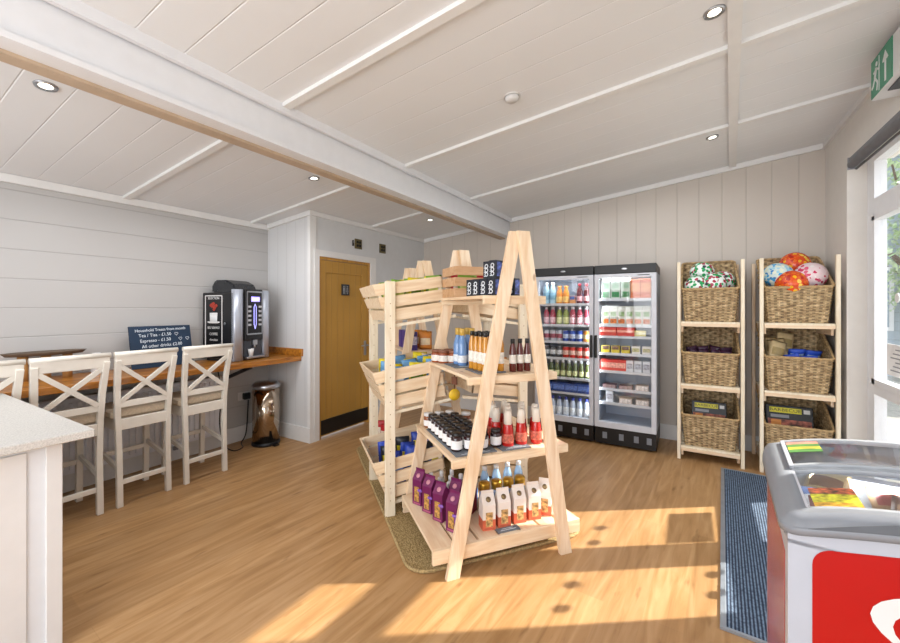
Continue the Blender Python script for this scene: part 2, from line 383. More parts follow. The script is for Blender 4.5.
b.box(XR-.012, XR+.12, YF, 4.45, -.0, .012)
struct(b.build('sill', M_frame))
# stickers on the glass
for i, (y, z) in enumerate([(4.004, 1.52), (3.81, 1.52), (3.375, 1.54), (3.18, 1.54), (3.40, .985), (3.22, .985)]):
    b = MB(); b.cyl((XR+.146, y, z), (XR+.152, y, z), .033, seg=24); o = b.build('glass_marker', M_white)
    tag(o, ['round white safety dot on the window pane close to the basket rack', 'round white safety dot on the basket-side pane, further from the corner',
            'round white dot high on the middle glazing, beside the mullion', 'round white dot high on the middle glazing, away from the mullion',
            'round white dot low on the middle glazing, beside the mullion', 'round white dot low on the middle glazing, away from the mullion'][i], 'sticker')
b = MB(); b.box(XR+.146, XR+.152, 3.76, 4.17, .965, 1.19); b.mi = 1
for k in range(6): b.box(XR+.144, XR+.146, 3.80, 4.10-.04*(k % 3), 1.0+.03*k, 1.008+.03*k)
tag(b.build('notice_sheet', [M_paper, M_grey]), 'white paper notice taped low inside the window pane', 'notice')
# blind
t = thing('roller_blind', 'rolled up dark grey roller blind above the window', 'blind', (XR-.05, -.28, 2.525))
b = MB(); b.cyl((0, YF+.5, 0), (0, 4.40, 0), .03, seg=20); b.box(-.018, .018, YF+.5, 4.40, .01, .05); b.build('roll', mat('blind_cloth', '#74757a', .6), t)
b = MB(); b.box(-.025, .025, 4.40, 4.412, -.035, .055); b.box(.022, .05, 4.34, 4.412, -.02, .04); b.build('bracket', M_grey, t)
b = MB(); b.cyl((.015, YF+.5, -.042), (.015, 4.37, -.042), .008); b.build('bottom_bar', M_dark, t)
# exit sign
t = thing('emergency_exit_sign', 'green running man EXIT sign box high on the window wall', 'sign', (.955, 3.29, 2.83))
b = MB(); b.box(0, XR-.955, -.40, .155, -.11, .125, bev=.004); b.build('housing', M_white, t)
b = MB(); b.box(-.004, 0, -.15, .145, -.105, .12); b.build('face', mat('exit_green', '#2f7a5c', .4, emit=.15), t)
b = MB(); X0, X1 = -.006, -.004
b.box(X0, X1, -.075, -.055, -.085, .05); b.poly([(X0, -.105, .035), (X0, -.065, .09), (X0, -.025, .035), (X0, -.045, .03), (X0, -.065, .06), (X0, -.085, .03)], .002, (1, 0, 0))
b.build('arrow', M_white, t)
b = MB(); b.cyl((X0, .06, .075), (X1, .06, .075), .014, seg=12)
for p, q, w in [((.065, .055), (.085, 0), .026), ((.085, 0), (.045, -.04), .014), ((.045, -.04), (.055, -.085), .013), ((.085, 0), (.11, -.04), .014), ((.11, -.04), (.13, -.05), .013), ((.065, .05), (.03, .03), .011), ((.03, .03), (.02, .055), .011), ((.07, .045), (.105, .035), .011)]:
    b.beam((-.005, p[0], p[1]), (-.005, q[0], q[1]), w, .002, (0, 1, .3))
b.beam((-.005, .022, -.1), (-.005, .022, .105), .006, .002, (0, 1, 0)); b.build('running_figure', M_white, t)
b = MB(); b.box(.03, .09, -.2, .02, -.116, -.109); b.build('lamp_strip', M_dark, t)
# ceiling spots
for x, y, lab in [(-2.79, .68, 'recessed spotlight in the low ceiling over the stone worktop end'), (-2.79, 2.36, 'recessed spotlight in the low ceiling beside the beam'), (-2.83, 4.22, 'recessed spotlight in the low ceiling near the far wall'),
                  (.10, 2.33, 'recessed spotlight in the high ceiling beside the long batten'), (.16, 4.05, 'recessed spotlight in the high ceiling above the basket racks')]:
    t = thing('ceiling_spotlight', lab, 'spotlight', (x, y, zc(x))); t.rotation_euler = (0, -math.atan(.11), 0)
    b = MB(); b.lathe([(.028, -.004), (.045, -.008), (.047, 0), (.028, 0)], 24, cap=False); b.build('bezel', M_steel, t)
    b = MB(); b.cyl((0, 0, -.003), (0, 0, 0), .029, seg=20); b.build('bulb', mat('lamp_glow', '#fff2dc', .4, emit=6), t)
t = thing('smoke_detector', 'small white round smoke detector on the ceiling between battens', 'detector', (-.96, 2.35, zc(-.96))); t.rotation_euler = (0, -math.atan(.11), 0)
b = MB(); b.lathe([(0, -.03), (.03, -.03), (.042, -.018), (.045, 0)], 24); b.build('dome', M_grey if False else mat('detector_white', '#cfcfcf', .5), t)
b = MB(); b.lathe([(.045, -.001), (.052, -.006), (.055, 0)], 24, cap=False); b.build('rim', M_white, t)

# ------------------------------------------------------------------ bar counter, radiator, stools
XC = -3.64
t = thing('bar_worktop', 'long oiled timber bar worktop along the boarded wall', 'counter', (0, 0, 0))
b = MB(); b.box(XL+.001, XC, -1.2, YP-.001, .875, .925, bev=.003); b.build('top', M_worktop, t)
b = MB(); b.box(XL+.02, XC+.03, YP-.025, YP-.001, .926, 1.005, bev=.002); b.build('upstand', M_worktop, t)
for y in (-.8, .6, 2.4): b = MB(); b.beam((XL+.01, y, .70), (XC-.12, y, .86), .03, .03, (0, 1, 0)); b.build('bracket', M_dark, t)
t = thing('panel_radiator', 'white ribbed panel radiator under the timber bar worktop', 'radiator', (XL, 0, 0))
b = MB(); b.box(.04, .10, -.9, 2.32, .16, .74)
y = -.88
while y < 2.3: b.box(.10, .112, y, y+.024, .19, .71, bev=.004); y += .048
b.build('panel', mat('radiator_white', '#eceff6', .4, var=.01), t)
b = MB(); b.box(.03, .115, -.9, 2.32, .74, .752); b.build('top_grille', M_white, t)
b = MB(); b.tube([(.06, 2.34, .2), (.06, 2.37, .2), (.06, 2.37, 0)], .008); b.cyl((.06, 2.32, .2), (.06, 2.36, .2), .016); b.build('valve', M_white, t)
for y in (-.5, .7, 1.9): b = MB(); b.box(.001, .04, y, y+.04, .1, .7); b.build('wall_bracket', M_grey, t)

def stool_meshes():
    P = []
    hb, ht = .158, .182
    def rear(s):
        b = MB(); pts = [(.20, hb*s, 0), (.185, hb*s*1.0, .40), (.18, hb*s*1.04, .66), (.195, s*.172, .85), (.24, s*ht, 1.07)]
        for i, (p, q) in enumerate(zip(pts, pts[1:])):
            ex = V3(q)-V3(p); b.beam(V3(p)-ex.normalized()*(0 if i == 0 else .006), V3(q)+ex.normalized()*.006, .036, .034, (0, 1, 0), .002)
        return b.mesh('rear_leg', M_cream)
    def front(s):
        b = MB(); b.beam((-.18, .155*s, 0), (-.165, .155*s, .64), .038, .036, (0, 1, 0), .002); return b.mesh('front_leg', M_cream)
    P += [('leg', rear(-1)), ('leg', rear(1)), ('leg', front(-1)), ('leg', front(1))]
    b = MB()
    b.box(-.185, -.155, -.17, .17, .555, .635); b.box(.165, .195, -.165, .165, .555, .635, bev=.002); b.box(-.18, .18, -.172, -.148, .555, .635); b.box(-.18, .18, .148, .172, .555, .635)
    P.append(('seat_frame', b.mesh('seat_frame', M_cream)))
    b = MB(); b.box(-.21, .165, -.195, .195, .636, .70, bev=.016); me = b.mesh('seat', mat('beige_seat_pad', '#c4b49d', .8, var=.06, scale=60, bump=.3)); P.append(('seat', me))
    b = MB()
    b.beam((.188, -.165, .745), (.188, .165, .745), .045, .022, (0, 0, 1), .002)
    b.beam((.192, -.15, .765), (.232, .165, 1.03), .032, .018, (0, 1, 0), .001); b.beam((.196, .15, .765), (.236, -.165, 1.03), .032, .018, (0, 1, 0), .001)
    P.append(('cross_back', b.mesh('cross_back', M_cream)))
    b = MB(); b.beam((.236, -.20, 1.075), (.236, .20, 1.075), .085, .026, (.15, 0, 1), .004); b.cyl((.243, -.205, 1.118), (.243, .205, 1.118), .018, seg=12)
    P.append(('top_rail', b.mesh('top_rail', M_cream)))
    for (p, q) in [((.19, -.15, .175), (.19, .15, .175)), ((-.172, -.15, .30), (-.172, .15, .30)), ((-.17, -.155, .34), (.185, -.158, .27)), ((-.17, .155, .34), (.185, .158, .27))]:
        b = MB(); b.beam(p, q, .035, .02, (0, 0, 1), .002); P.append(('stretcher', b.mesh('stretcher', M_cream)))
    return P
kind('stool', 'bar_stool', 'bar stool', stool_meshes())
for y, lab in [(1.865, 'cream cross-back bar stool nearest the coffee machine'.replace('nearest', 'closest beside')[:0]+'cream cross-back bar stool standing in front of the coffee machine'),
               (1.415, 'cream cross-back bar stool in front of the chalkboard menu'),
               (.985, 'cream cross-back bar stool just behind the stone worktop corner'),
               (.56, 'cream cross-back bar stool mostly hidden by the stone worktop, cut off by frame')]:
    put('stool', (-3.76, y, 0), 0, lab, 'cream bar stools along the timber bar')

# things on the bar
def chalk():
    t = thing('chalkboard_menu', 'navy chalkboard menu with white handwritten drinks prices on the bar', 'chalkboard', (-4.05, 1.76, .926), math.radians(90))
    t.rotation_euler = (math.radians(0), 0, math.radians(90))
    # local x -> world Y, local z up; front towards world +X = local -y
    b = MB(); M = Matrix.Rotation(math.radians(-12), 4, 'X')
    b.box(-.245, .245, -.006, .006, 0, .37, M, .001); b.build('board', mat('navy_chalkboard', '#16304a', .7, var=.1, scale=5), t)
    ch = mat('chalk', '#dfe8f0', .8)
    rows = [('Household Treats from month', .335, .036, 0), ('Tea / Tisa - \u00a31.50', .288, .040, -.05), ('Espresso - \u00a31.50', .24, .040, -.05), ('All other drinks \u00a32.00', .192, .040, 0)]
    for s, z, sz, x in rows:
        mm = M @ facing((x, -.0075, z), (1, 0, .03), (-.03, 0, 1)) @ Matrix.Diagonal((.9, 1, 1, 1))
        text('writing', s, sz, ch, t, mm)
    for hx, hz in [(.12, .292), (.15, .245), (.21, .245)]:
        b = MB(); pts = []
        for k in range(17):
            a = 2*PI*k/16; pts.append(M @ V3((hx+.014*(math.sin(a)**3), -.009, hz+.001*(13*math.cos(a)-5*math.cos(2*a)-2*math.cos(3*a)-math.cos(4*a)))))
        b.tube(pts, .0016, 5); b.build('heart', ch, t)
chalk()
t = thing('salt_pot', 'small white cylindrical pot on the timber bar by the wall', 'pot', (-4.12, 1.30, .926))
b = MB(); b.lathe([(.03, 0), (.032, .004), (.032, .15), (.026, .162), (0, .165)], 20); b.build('body', M_white, t)
b = MB(); b.lathe([(.0325, .12), (.0335, .121), (.0335, .13), (.0325, .131)], 20, cap=False); b.build('rim', M_grey, t)
t = thing('serving_tray', 'dark wooden oval serving tray leaning against the wall on the bar', 'tray', (-4.1, 1.0, .926))
b = MB(); b.lathe([(0, 0), (.155, 0), (.17, .02), (.175, .024), (.165, .024), (.15, .008), (0, .008)], 28, Matrix.Translation((0, 0, .178)) @ Matrix.Rotation(.0, 4, 'Y') @ Matrix.Diagonal((.55, 1.35, 1, 1))); b.build('dish', mat('dark_tray', '#6a5d50', .6), t)
b = MB()
for y in (-.12, 0, .12): b.cyl((0, y, 0), (0, y, .18), .03, seg=12)
b.build('stand', mat('tray_stand', '#b98a52', .5), t)

# coffee machine: local x = towards room (front), y along wall
def coffee():
    t = thing('coffee_machine', 'black and silver bean-to-cup coffee vending machine on the bar', 'coffee machine', (-3.79, 2.235, .926), math.radians(12))
    D, W, H = .385, .41, .565; t.scale = (1.03, 1.08, 1.24)
    Mb = mat('machine_black', '#101114', .3)
    b = MB(); b.box(-D, 0, 0, W, .02, H-.02, bev=.006); b.build('body', Mb, t)
    b = MB(); b.box(-D+.02, -.02, .03, W-.03, 0, .02); b.build('base', M_dark, t)
    # hopper lid: rounded hump
    b = MB(); pts = [(-D+.05+.0, H-.02)]
    prof = [(-D+.04, H-.02), (-D+.04, H+.04), (-D+.08, H+.085), (-.16, H+.085), (-.07, H+.05), (-.03, H-.02)]
    n = len(prof); vs0 = [b.bm.verts.new((x, .06, z)) for x, z in prof]; vs1 = [b.bm.verts.new((x, W-.09, z)) for x, z in prof]
    b.bm.faces.new(vs0); b.bm.faces.new(vs1[::-1])
    for k in range(n): b.bm.faces.new((vs0[k], vs0[(k+1) % n], vs1[(k+1) % n], vs1[k]))
    bmesh.ops.bevel(b.bm, geom=b.bm.edges[:], offset=.012, segments=2, affect='EDGES'); b.build('bean_hopper', mat('smoked_plastic', '#24262a', .15), t)
    # silver pillars (curved) either side
    for y0, y1 in ((.0, .10), (W-.075, W+.005)):
        b = MB(); N = 8; prof = [(0, 0)]+[(.005+.028*math.sin(PI*k/N), 0) for k in range(0)]
        ring = []
        for k in range(N+1):
            y = y0+(y1-y0)*k/N; x = .012+.022*math.sin(PI*k/N); ring.append((x, y))
        v = [[b.bm.verts.new((x, y, z)) for x, y in ring]+[b.bm.verts.new((-.02, y1, z)), b.bm.verts.new((-.02, y0, z))] for z in (0.005, H+.005)]
        m = len(v[0]); b.bm.faces.new(v[0][::-1]); b.bm.faces.new(v[1])
        for k in range(m):
            f = b.bm.faces.new((v[0][k], v[0][(k+1) % m], v[1][(k+1) % m], v[1][k])); f.smooth = k < N
        b.build('pillar', mat('pillar_silver', '#b4bac6', .32, .45, var=.02), t)
    b = MB(); b.box(0, .022, .115, W-.085, .16, H+.012, bev=.006); pn = b.build('control_panel', Mb, t)
    b = MB(); y0, y1, z0, z1 = .135, W-.095, .21, H-.01
    for a in [((y0, z0), (y1, z0)), ((y1, z0), (y1, z1)), ((y1, z1), (y0, z1)), ((y0, z1), (y0, z0))]:
        b.beam((.024, *a[0]), (.024, *a[1]), .011, .006, (0, 1, .0) if a[0][0] == a[1][0] else (0, 0, 1))
    b.build('bezel', M_steel, pn)
    b = MB(); b.box(.022, .024, .185, .285, .475, .515); sc = b.build('screen', mat('lilac_screen', '#8f86e8', .4, emit=2.5), pn)
    b = MB(); b.box(.0242, .0246, .20, .27, .488, .50); b.build('readout', mat('screen_text', '#f3f0ff', .4, emit=3), sc)
    for k in range(5):
        for yy in (.165, .290):
            b = MB(); b.box(.022, .026, yy-.018, yy+.018, .425-.037*k, .442-.037*k, bev=.001); b.build('button', mat('button_silver', '#bfc1c8', .4), pn)
    b = MB(); pts = [(.025, .228, .25), (.025, .215, .29), (.025, .215, .43), (.025, .228, .455), (.025, .241, .43), (.025, .241, .29), (.025, .228, .25)]; b.tube(pts, .003, 6); b.build('light_strip', mat('blue_glow', '#a6a4ff', .4, emit=1.6), pn)
    b = MB(); b.box(.0005, .004, .115, W-.08, .03, .155); b.build('cup_bay', mat('bay_grey', '#3a3e46', .2), t)
    b = MB(); b.box(0, .05, .115, W-.08, .012, .03, bev=.003); b.build('drip_tray', M_steel, t)
    b = MB(); b.box(.004, .03, .20, .25, .12, .16); b.cyl((.02, .225, .10), (.02, .225, .125), .009); b.build('spout', M_steel, t)
    b = MB(); b.lathe([(.018, 0), (.027, .06), (.025, .06), (.016, .004), (0, .004)], 16, Matrix.Translation((.022, .18, .031))); b.build('cup', M_white, t)
    # picture on the side panel (facing -y)
    P = bpy.data.objects.new('poster', None); COL.objects.link(P); P.parent = t
    b = MB(); x0, x1, z0, z1 = -.345, -.135, .10, .52
    for a in [((x0, z0), (x1, z0)), ((x1, z0), (x1, z1)), ((x1, z1), (x0, z1)), ((x0, z1), (x0, z0))]:
        b.beam((a[0][0], -.002, a[0][1]), (a[1][0], -.002, a[1][1]), .008, .003, (1, 0, 0) if a[0][0] == a[1][0] else (0, 0, 1))
    b.build('border', M_white, P)
    b = MB(); M = Matrix.Translation((-.24, -.003, .30)) @ Matrix.Diagonal((1, .05, 1, 1))
    b.lathe([(0, 0), (.055, .0), (.085, .012), (.06, .016), (.045, .01), (.05, .08), (.05, .085), (0, .085)], 20, M); b.build('cup_picture', M_white, P)
    b = MB()
    for k in range(9): b.sphere((-.24+.05*math.sin(k*2.4)*(k/9), -.002, .405+.05*abs(math.cos(k*1.7))), .017, 8, 6, (1, .15, .8))
    b.build('beans_picture', mat('red_beans', '#a23424', .5), P)
    for s, z, sz in [('SELECTION', .50, .028), ('SELF SERVICE', .265, .026), ('COFFEE', .215, .03), ('chocolate', .17, .026)]:
        text('writing', s, sz, M_white, P, facing((-.24, -.0025, z), (1, 0, 0), (0, 0, 1)))
    b = MB(); b.cyl((-.10, -.006, .30), (-.10, 0, .30), .010); b.build('lock', M_steel, t)
coffee()
# cable and socket
sk = thing('wall_socket', 'white double wall socket with black plug under the bar', 'socket', (XL, 2.62, .48))
b = MB(); b.box(0, .01, -.075, .075, -.045, .045, bev=.002); b.build('plate', M_white, sk)
b = MB(); b.box(.01, .055, -.03, .045, -.035, .035, bev=.006); b.build('plug', M_black, sk)
def cr(pts, n=6):
    out = []; P = [V3(p) for p in pts]; P = [P[0]]+P+[P[-1]]
    for i in range(1, len(P)-2):
        for k in range(n):
            s = k/n; a, b_, c, d_ = P[i-1], P[i], P[i+1], P[i+2]
            out.append(.5*((2*b_)+(c-a)*s+(2*a-5*b_+4*c-d_)*s*s+(3*b_-a-3*c+d_)*s**3))
    out.append(P[-2]); return out
b = MB(); b.tube(cr([(-4.10, 2.25, .87), (-4.02, 2.25, .6), (-4.03, 2.24, .3), (-4.0, 2.27, .08), (-3.95, 2.34, .008), (-3.98, 2.45, .007), (-4.12, 2.52, .007), (-4.16, 2.60, .1), (-4.17, 2.63, .44)]), .006)
tag(b.build('power_cable', M_black), 'black power cable hanging from the bar down to the socket', 'cable')
# bin
t = thing('pedal_bin', 'tall polished steel pedal bin in the wall recess corner', 'bin', (-3.90, 2.66, 0))
b = MB(); b.lathe([(.135, .035), (.135, .60)], 40); b.build('body', M_chrome, t)
b = MB(); b.lathe([(.14, 0), (.142, .012), (.138, .036)], 40); b.box(.12, .19, -.03, .03, .005, .018, bev=.003); b.build('base', M_black, t)
b = MB(); b.lathe([(.138, .60), (.142, .612), (.14, .635), (.11, .66), (0, .668)], 40); b.build('lid', M_steel, t)
b = MB(); b.box(-.155, -.13, -.03, .03, .56, .63); b.build('hinge', M_black, t)

# stone worktop with cabinet (foreground)
b = MB(); b.box(-3.6, -2.20, -1.6, .69, .895, .93, bev=.004)
m = mat('speckled_stone', '#c9c7c2', .35, var=.10, scale=160)
o = tag(b.build('stone_worktop', m), 'pale speckled stone worktop on the white serving unit', 'worktop')
t = thing('serving_cabinet', 'white painted serving cabinet under the stone worktop', 'cabinet', (0, 0, 0))
b = MB(); b.box(-3.55, -2.285, -1.6, .60, 0, .894); b.build('carcass', mat('cabinet_white', '#dde1e6', .4, var=.01), t)
b = MB(); b.box(-2.30, -2.27, .555, .605, 0, .894, bev=.002); b.build('corner_post', M_white, t)
b = MB(); b.box(-2.285, -2.277, -1.5, .50, .1, .87, bev=.002); b.build('side_panel', M_white, t)

# ------------------------------------------------------------------ display stand
O3 = V3((-.864, 2.115, 0)); A38 = math.radians(142)
U = V3((math.cos(A38), math.sin(A38), 0)); W = V3((-math.sin(A38), math.cos(A38), 0))
def L(u, v, z): return O3+U*u+W*v+V3((0, 0, z))
TH = .028
def a_frame(b, u, half_l, half_r, ap, ztop, w=.078, inset=0):
    b2 = []
    for s, half in ((1, half_l), (-1, half_r)):
        m = MB(); off = TH/2*s*.98
        foot = V3((u, s*half, 0)); top = V3((u, ap+s*.016, ztop))
        m.beam(foot+V3((0, 0, -0.0)), top, w, TH, (0, 1, 0), .002)
        # trim foot flush with floor
        for v in m.bm.verts:
            if v.co.z < .06: 
                k = (v.co.z)/(ztop); v.co.y -= 0
                if v.co.z < .02: v.co.z = 0
            v.co.x += (s*TH/2*1.02 if ap is not None else 0)
            if v.co.z > ztop-.03: v.co.z = ztop
        b2.append(m)
    return b2
sh = thing('display_shelves', 'tall pine A-frame shop display with four shelves of jars and bottles', 'display shelf', O3, A38)
for m in a_frame(None, 0, .355, .352, -.047, 1.885): m.build('post', M_pineV, sh)
for m in a_frame(None, .75, .40, .36, 0, 1.875): m.build('post', M_pineV, sh)
SH = [(.155, .455, .49, 0.03, .72, .078), (.625, .345, .405, .03, .74, .05), (1.068, .25, .325, .03, .745, .045), (1.522, .155, .245, .03, .75, .05)]
for i, (z, vl, vr, u0, u1, ah) in enumerate(SH):
    b = MB()
    wtot = vl+vr; n = max(3, int(round(wtot/.135))); wd = wtot/n
    for k in range(n):
        b.box(u0+.02, u1, -vr+k*wd+(.007 if k else 0), -vr+(k+1)*wd-(.007 if k < n-1 else 0), z-.02, z, bev=.002)
    p = b.build('shelf', M_pine, sh)
    b = MB(); b.box(u0, u0+.022, -vr-.004, vl+.004, z-ah, z-.001, bev=.002); b.build('apron', M_crate, p)
    b = MB(); b.box(u1-.03, u1-.01, -vr, vl, z-ah, z-.02, bev=.002); b.build('apron', M_crate, p)
# second unit: crate rack B, third: shelving C
def rack(u0, u1, first):
    t = thing('crate_rack', ['pine crate rack with outer uprights, joined behind the jar shelves', 'pine crate rack at the far end of the display row by the oak door'][0 if first else 1], 'crate rack', O3, A38)
    for u in (u0+.045, u1+.05):
        if u != u0+.045 or not first:
            for m in a_frame(None, u, .40, .36, .0 if not first else .06, 1.875): m.build('post', M_pineV, t)
    for u in (u0-.002, u1-.04):
        for v in (.53, -.53):
            b = MB(); b.box(u-.014, u+.014, v-.035, v+.035, 0, 1.635, bev=.002)
            p = b.build('upright', M_pineP, t)
            b = MB()
            for k in range(17): b.cyl((u-.0155, v, .12+.085*k), (u-.013, v, .12+.085*k), .004, seg=8)
            b.build('peg_holes', mat('hole_brown', '#b79c77', .8), p)
    for z in (.10, .728, 1.338):
        for s in (1, -1):
            b = MB()
            for u in (u0+.03, u1-.08):
                b.beam((u, .03*s, z+.055), (u, s*.50, z-.012), .02, .03, (0, 0, 1), .001)
            b.build('crate_rail', M_pineP, t)
    return t
R1 = (.755, 1.42); R2 = (1.50, 2.12)
rack(*R1, True)
def crate_parts(lu, depth=.44, h=.29):
    """local: x along u (0..lu), y outwards (0..depth), z up; outer end flared"""
    P = []; tk = .012
    def y0(z): return .01
    def y1(z): return depth*(.86+.14*z/h)
    hs = [(a*h/.29, c*h/.29) for a, c in ((.0, .086), (.103, .187), (.204, .29))]
    for x in (0, lu-tk):
        b = MB()
        for a, c in hs: b.hexa([(x, 0, a), (x+tk, 0, a), (x+tk, y1(a), a), (x, y1(a), a), (x, 0, c), (x+tk, 0, c), (x+tk, y1(c), c), (x, y1(c), c)])
        P.append(('side_slats', b.mesh('side_slats', M_crate)))
    b = MB()
    for a, c in hs:
        ya, yc = y1(a), y1(c); b.hexa([(0, ya, a), (lu, ya, a), (lu, ya+tk, a), (0, ya+tk, a), (0, yc, c), (lu, yc, c), (lu, yc+tk, c), (0, yc+tk, c)])
    P.append(('front_slats', b.mesh('front_slats', M_crate)))
    b = MB()
    for a, c in hs: b.box(0, lu, 0, tk, a, c)
    P.append(('rear_slats', b.mesh('rear_slats', M_crate)))
    b = MB(); n = 4; w = (depth*.86)/n
    for k in range(n): b.box(tk, lu-tk, k*w+.004, (k+1)*w-.004, 0, .01)
    P.append(('base', b.mesh('base', M_crate)))
    for x in (tk, lu-tk-.02):
        b = MB(); b.box(x, x+.02, tk, tk+.02, .01, h-.005); P.append(('corner_block', b.mesh('corner_block', M_pineP)))
        b = MB(); b.hexa([(x, y1(0)-.021, .01), (x+.02, y1(0)-.021, .01), (x+.02, y1(0)-.001, .01), (x, y1(0)-.001, .01), (x, y1(h)-.021, h-.005), (x+.02, y1(h)-.021, h-.005), (x+.02, y1(h)-.001, h-.005), (x, y1(h)-.001, h-.005)])
        P.append(('corner_block', b.mesh('corner_block', M_pineP)))
    return P
kind('crate', 'wooden_crate', 'crate', crate_parts(.60, .505, .268))
TILT = math.atan(.145)
# snack packets
def packet_mesh(c1, c2, w=.12, h=.17, t=.05, accent=None):
    b = MB(); n = 8; g = []
    for side in (1, -1):
        rows = []
        for i in range(n+1):
            r = []
            for j in range(n+1):
                x = -w/2+w*i/n; z = h*j/n
                f = (math.sin(PI*i/n)*math.sin(PI*j/n))**.55
                r.append(b.bm.verts.new((x, side*t/2*f, z)))
            rows.append(r)
        for i in range(n):
            for j in range(n):
                f = b.bm.faces.new((rows[i][j], rows[i+1][j], rows[i+1][j+1], rows[i][j+1])); f.smooth = True
                f.material_index = 1 if 2 <= j <= 4 and 1 <= i <= 6 else (0)
    bmesh.ops.remove_doubles(b.bm, verts=b.bm.verts[:], dist=1e-5)
    return b.mesh('packet', [mat('packet_'+c1.strip('#'), c1, .35, var=.08, scale=25), mat('packet_'+c2.strip('#'), c2, .35, var=.08, scale=25)])
PK = {'green': ('#7fa93a', '#d9e07a'), 'yellow': ('#e6d21e', '#5f7f2a'), 'blue': ('#2f4fc0', '#7fa6e8'), 'blueyellow': ('#2a48b0', '#e6d630'), 'blackyellow': ('#23262c', '#d9cf2c'),
      'white': ('#e8e6e2', '#6b5648'), 'purple': ('#4b2a86', '#b7a6dc'), 'red': ('#b5262c', '#e7d9c8'), 'orange': ('#d98a3a', '#f0dcb8'), 'skyblue': ('#6aa4d8', '#dfe9f2')}
for k, (a, c) in PK.items(): kind('packet_'+k, 'snack_packet', 'packet', [('', packet_mesh(a, c))])
def fill_crate(rack_name, lvl, side, u0, zb, cols, dense=True):
    C = {'left': 1, 'right': -1}[side]
    k = 0
    for i in range(4 if dense else 3):
        for j in range(3):
            col = cols[(i+j) % len(cols)]
            u = u0+.09+i*.13*(1 if dense else 1.3)+random.uniform(-.01, .01); v = (.17+j*.145)
            z = zb+.016+(.50-v)*.145+(.06 if lvl != 'bottom' else .05)
            lab = '%s snack packet, %s place in the %s row, %s crate, %s' % ({'blueyellow': 'blue and yellow', 'blackyellow': 'black and yellow', 'skyblue': 'sky blue'}.get(col, col), ORD[i], ['inner', 'middle', 'outer'][j], lvl, rack_name)
            z += {'bottom': .0, 'middle': .03, 'top': .035}[lvl]
            put('packet_'+col, L(u, v*C+random.uniform(-.01, .01), z), 0, lab, 'snack packets in the %s crate, %s' % (lvl, rack_name), rot=(random.uniform(-.25, .15)*1, random.uniform(-.12, .12), A38+PI/2*0+random.uniform(-.4, .4)+(PI/2)), scale=(1, 1, 1.05))
LV = [('bottom', .12), ('middle', .748), ('top', 1.358)]
CC = {'bottom': ['blueyellow', 'blackyellow', 'blue'], 'middle': ['skyblue', 'yellow'], 'top': ['green', 'yellow']}
def crates(R, rname, dsides, cc):
    for lvl, z in LV:
        for side in ('left', 'right'):
            C = 1 if side == 'left' else -1
            # origin: inner lower corner, crate extends outwards and down
            vi = .10
            zi = z+(.52-vi)*.145
            o = put('crate', L(R[0]+.02 if C > 0 else R[0]+.62, vi*C, zi), 0, 'open slatted pine crate on the %s tier of the %s, %s' % (lvl, rname, dsides[side]), 'pine crates on the display racks')
            if C > 0: o.rotation_euler = Matrix.Rotation(A38, 3, 'Z').to_4x4().to_euler()
            Rm = Matrix.Rotation(A38 + (0 if C > 0 else PI), 4, 'Z') @ Matrix.Rotation(-TILT, 4, 'X')
            o.rotation_euler = Rm.to_euler()
            if cc[side]: fill_crate(dsides[side], lvl, side, R[0]+.01, z, cc[side][lvl], True)
crates(R1, 'rack behind the jars', {'left': 'door side', 'right': 'fridge side'}, {'left': CC, 'right': {'bottom': ['white'], 'middle': ['white', 'orange'], 'top': ['white', 'skyblue']}})

# purple cartons seen through the racks
def box_kind(key, name, cat, w, d, h, c_main, c_label, lab_z=(.3, .75)):
    b = MB(); b.box(-w/2, w/2, -d/2, d/2, 0, h, bev=.002); P = [('', b.mesh(name, mat(key+'_main', c_main, .4, var=.03, scale=30)))]
    b = MB(); b.box(-w/2+.006, w/2-.006, -d/2-.001, -d/2, h*lab_z[0], h*lab_z[1]); b.box(-w/2-.001, -w/2, -d/2+.006, d/2-.006, h*lab_z[0], h*lab_z[1]); b.box(w/2, w/2+.001, -d/2+.006, d/2-.006, h*lab_z[0], h*lab_z[1])
    P.append(('label', b.mesh('label', mat(key+'_label', c_label, .5, var=.2, scale=60)))); kind(key, name, cat, P)

# crate on the top shelf
for_small = crate_parts(.26, .30, .21)
b = None
def small_crate():
    P = []
    tk = .01; lu, d, h = .25, .30, .205
    br = wood('brown_crate', '#b98d62', '#cda680', 7, 'Y')
    hs = [(0, .058), (.073, .131), (.147, .205)]
    for x in (0, lu-tk):
        b = MB()
        for a, c in hs: b.box(x, x+tk, 0, d, a, c)
        P.append(('side_slats', b.mesh('side_slats', br)))
    for y in (0, d-tk):
        b = MB()
        for a, c in hs: b.box(tk, lu-tk, y, y+tk, a, c)
        P.append(('end_slats', b.mesh('end_slats', br)))
    b = MB(); b.box(tk, lu-tk, tk, d-tk, 0, .008); P.append(('base', b.mesh('base', br)))
    kind('small_crate', 'small_crate', 'crate', P)
small_crate()
put('small_crate', L(.47, -.145, 1.523), A38, 'small brown slatted crate on the top shelf of the jar display')
for i, (u, v, c) in enumerate([(.53, -.08, 'red'), (.53, .06, 'green'), (.63, -.08, 'green'), (.63, .07, 'red')]):
    put('packet_'+c, L(u, v, 1.535), 0, '%s packet standing in the small brown crate, %s side' % (c, 'camera' if i < 2 else 'rack'), 'packets in the small crate', rot=(0, 0, A38+PI/2), scale=(.9, .9, .95))

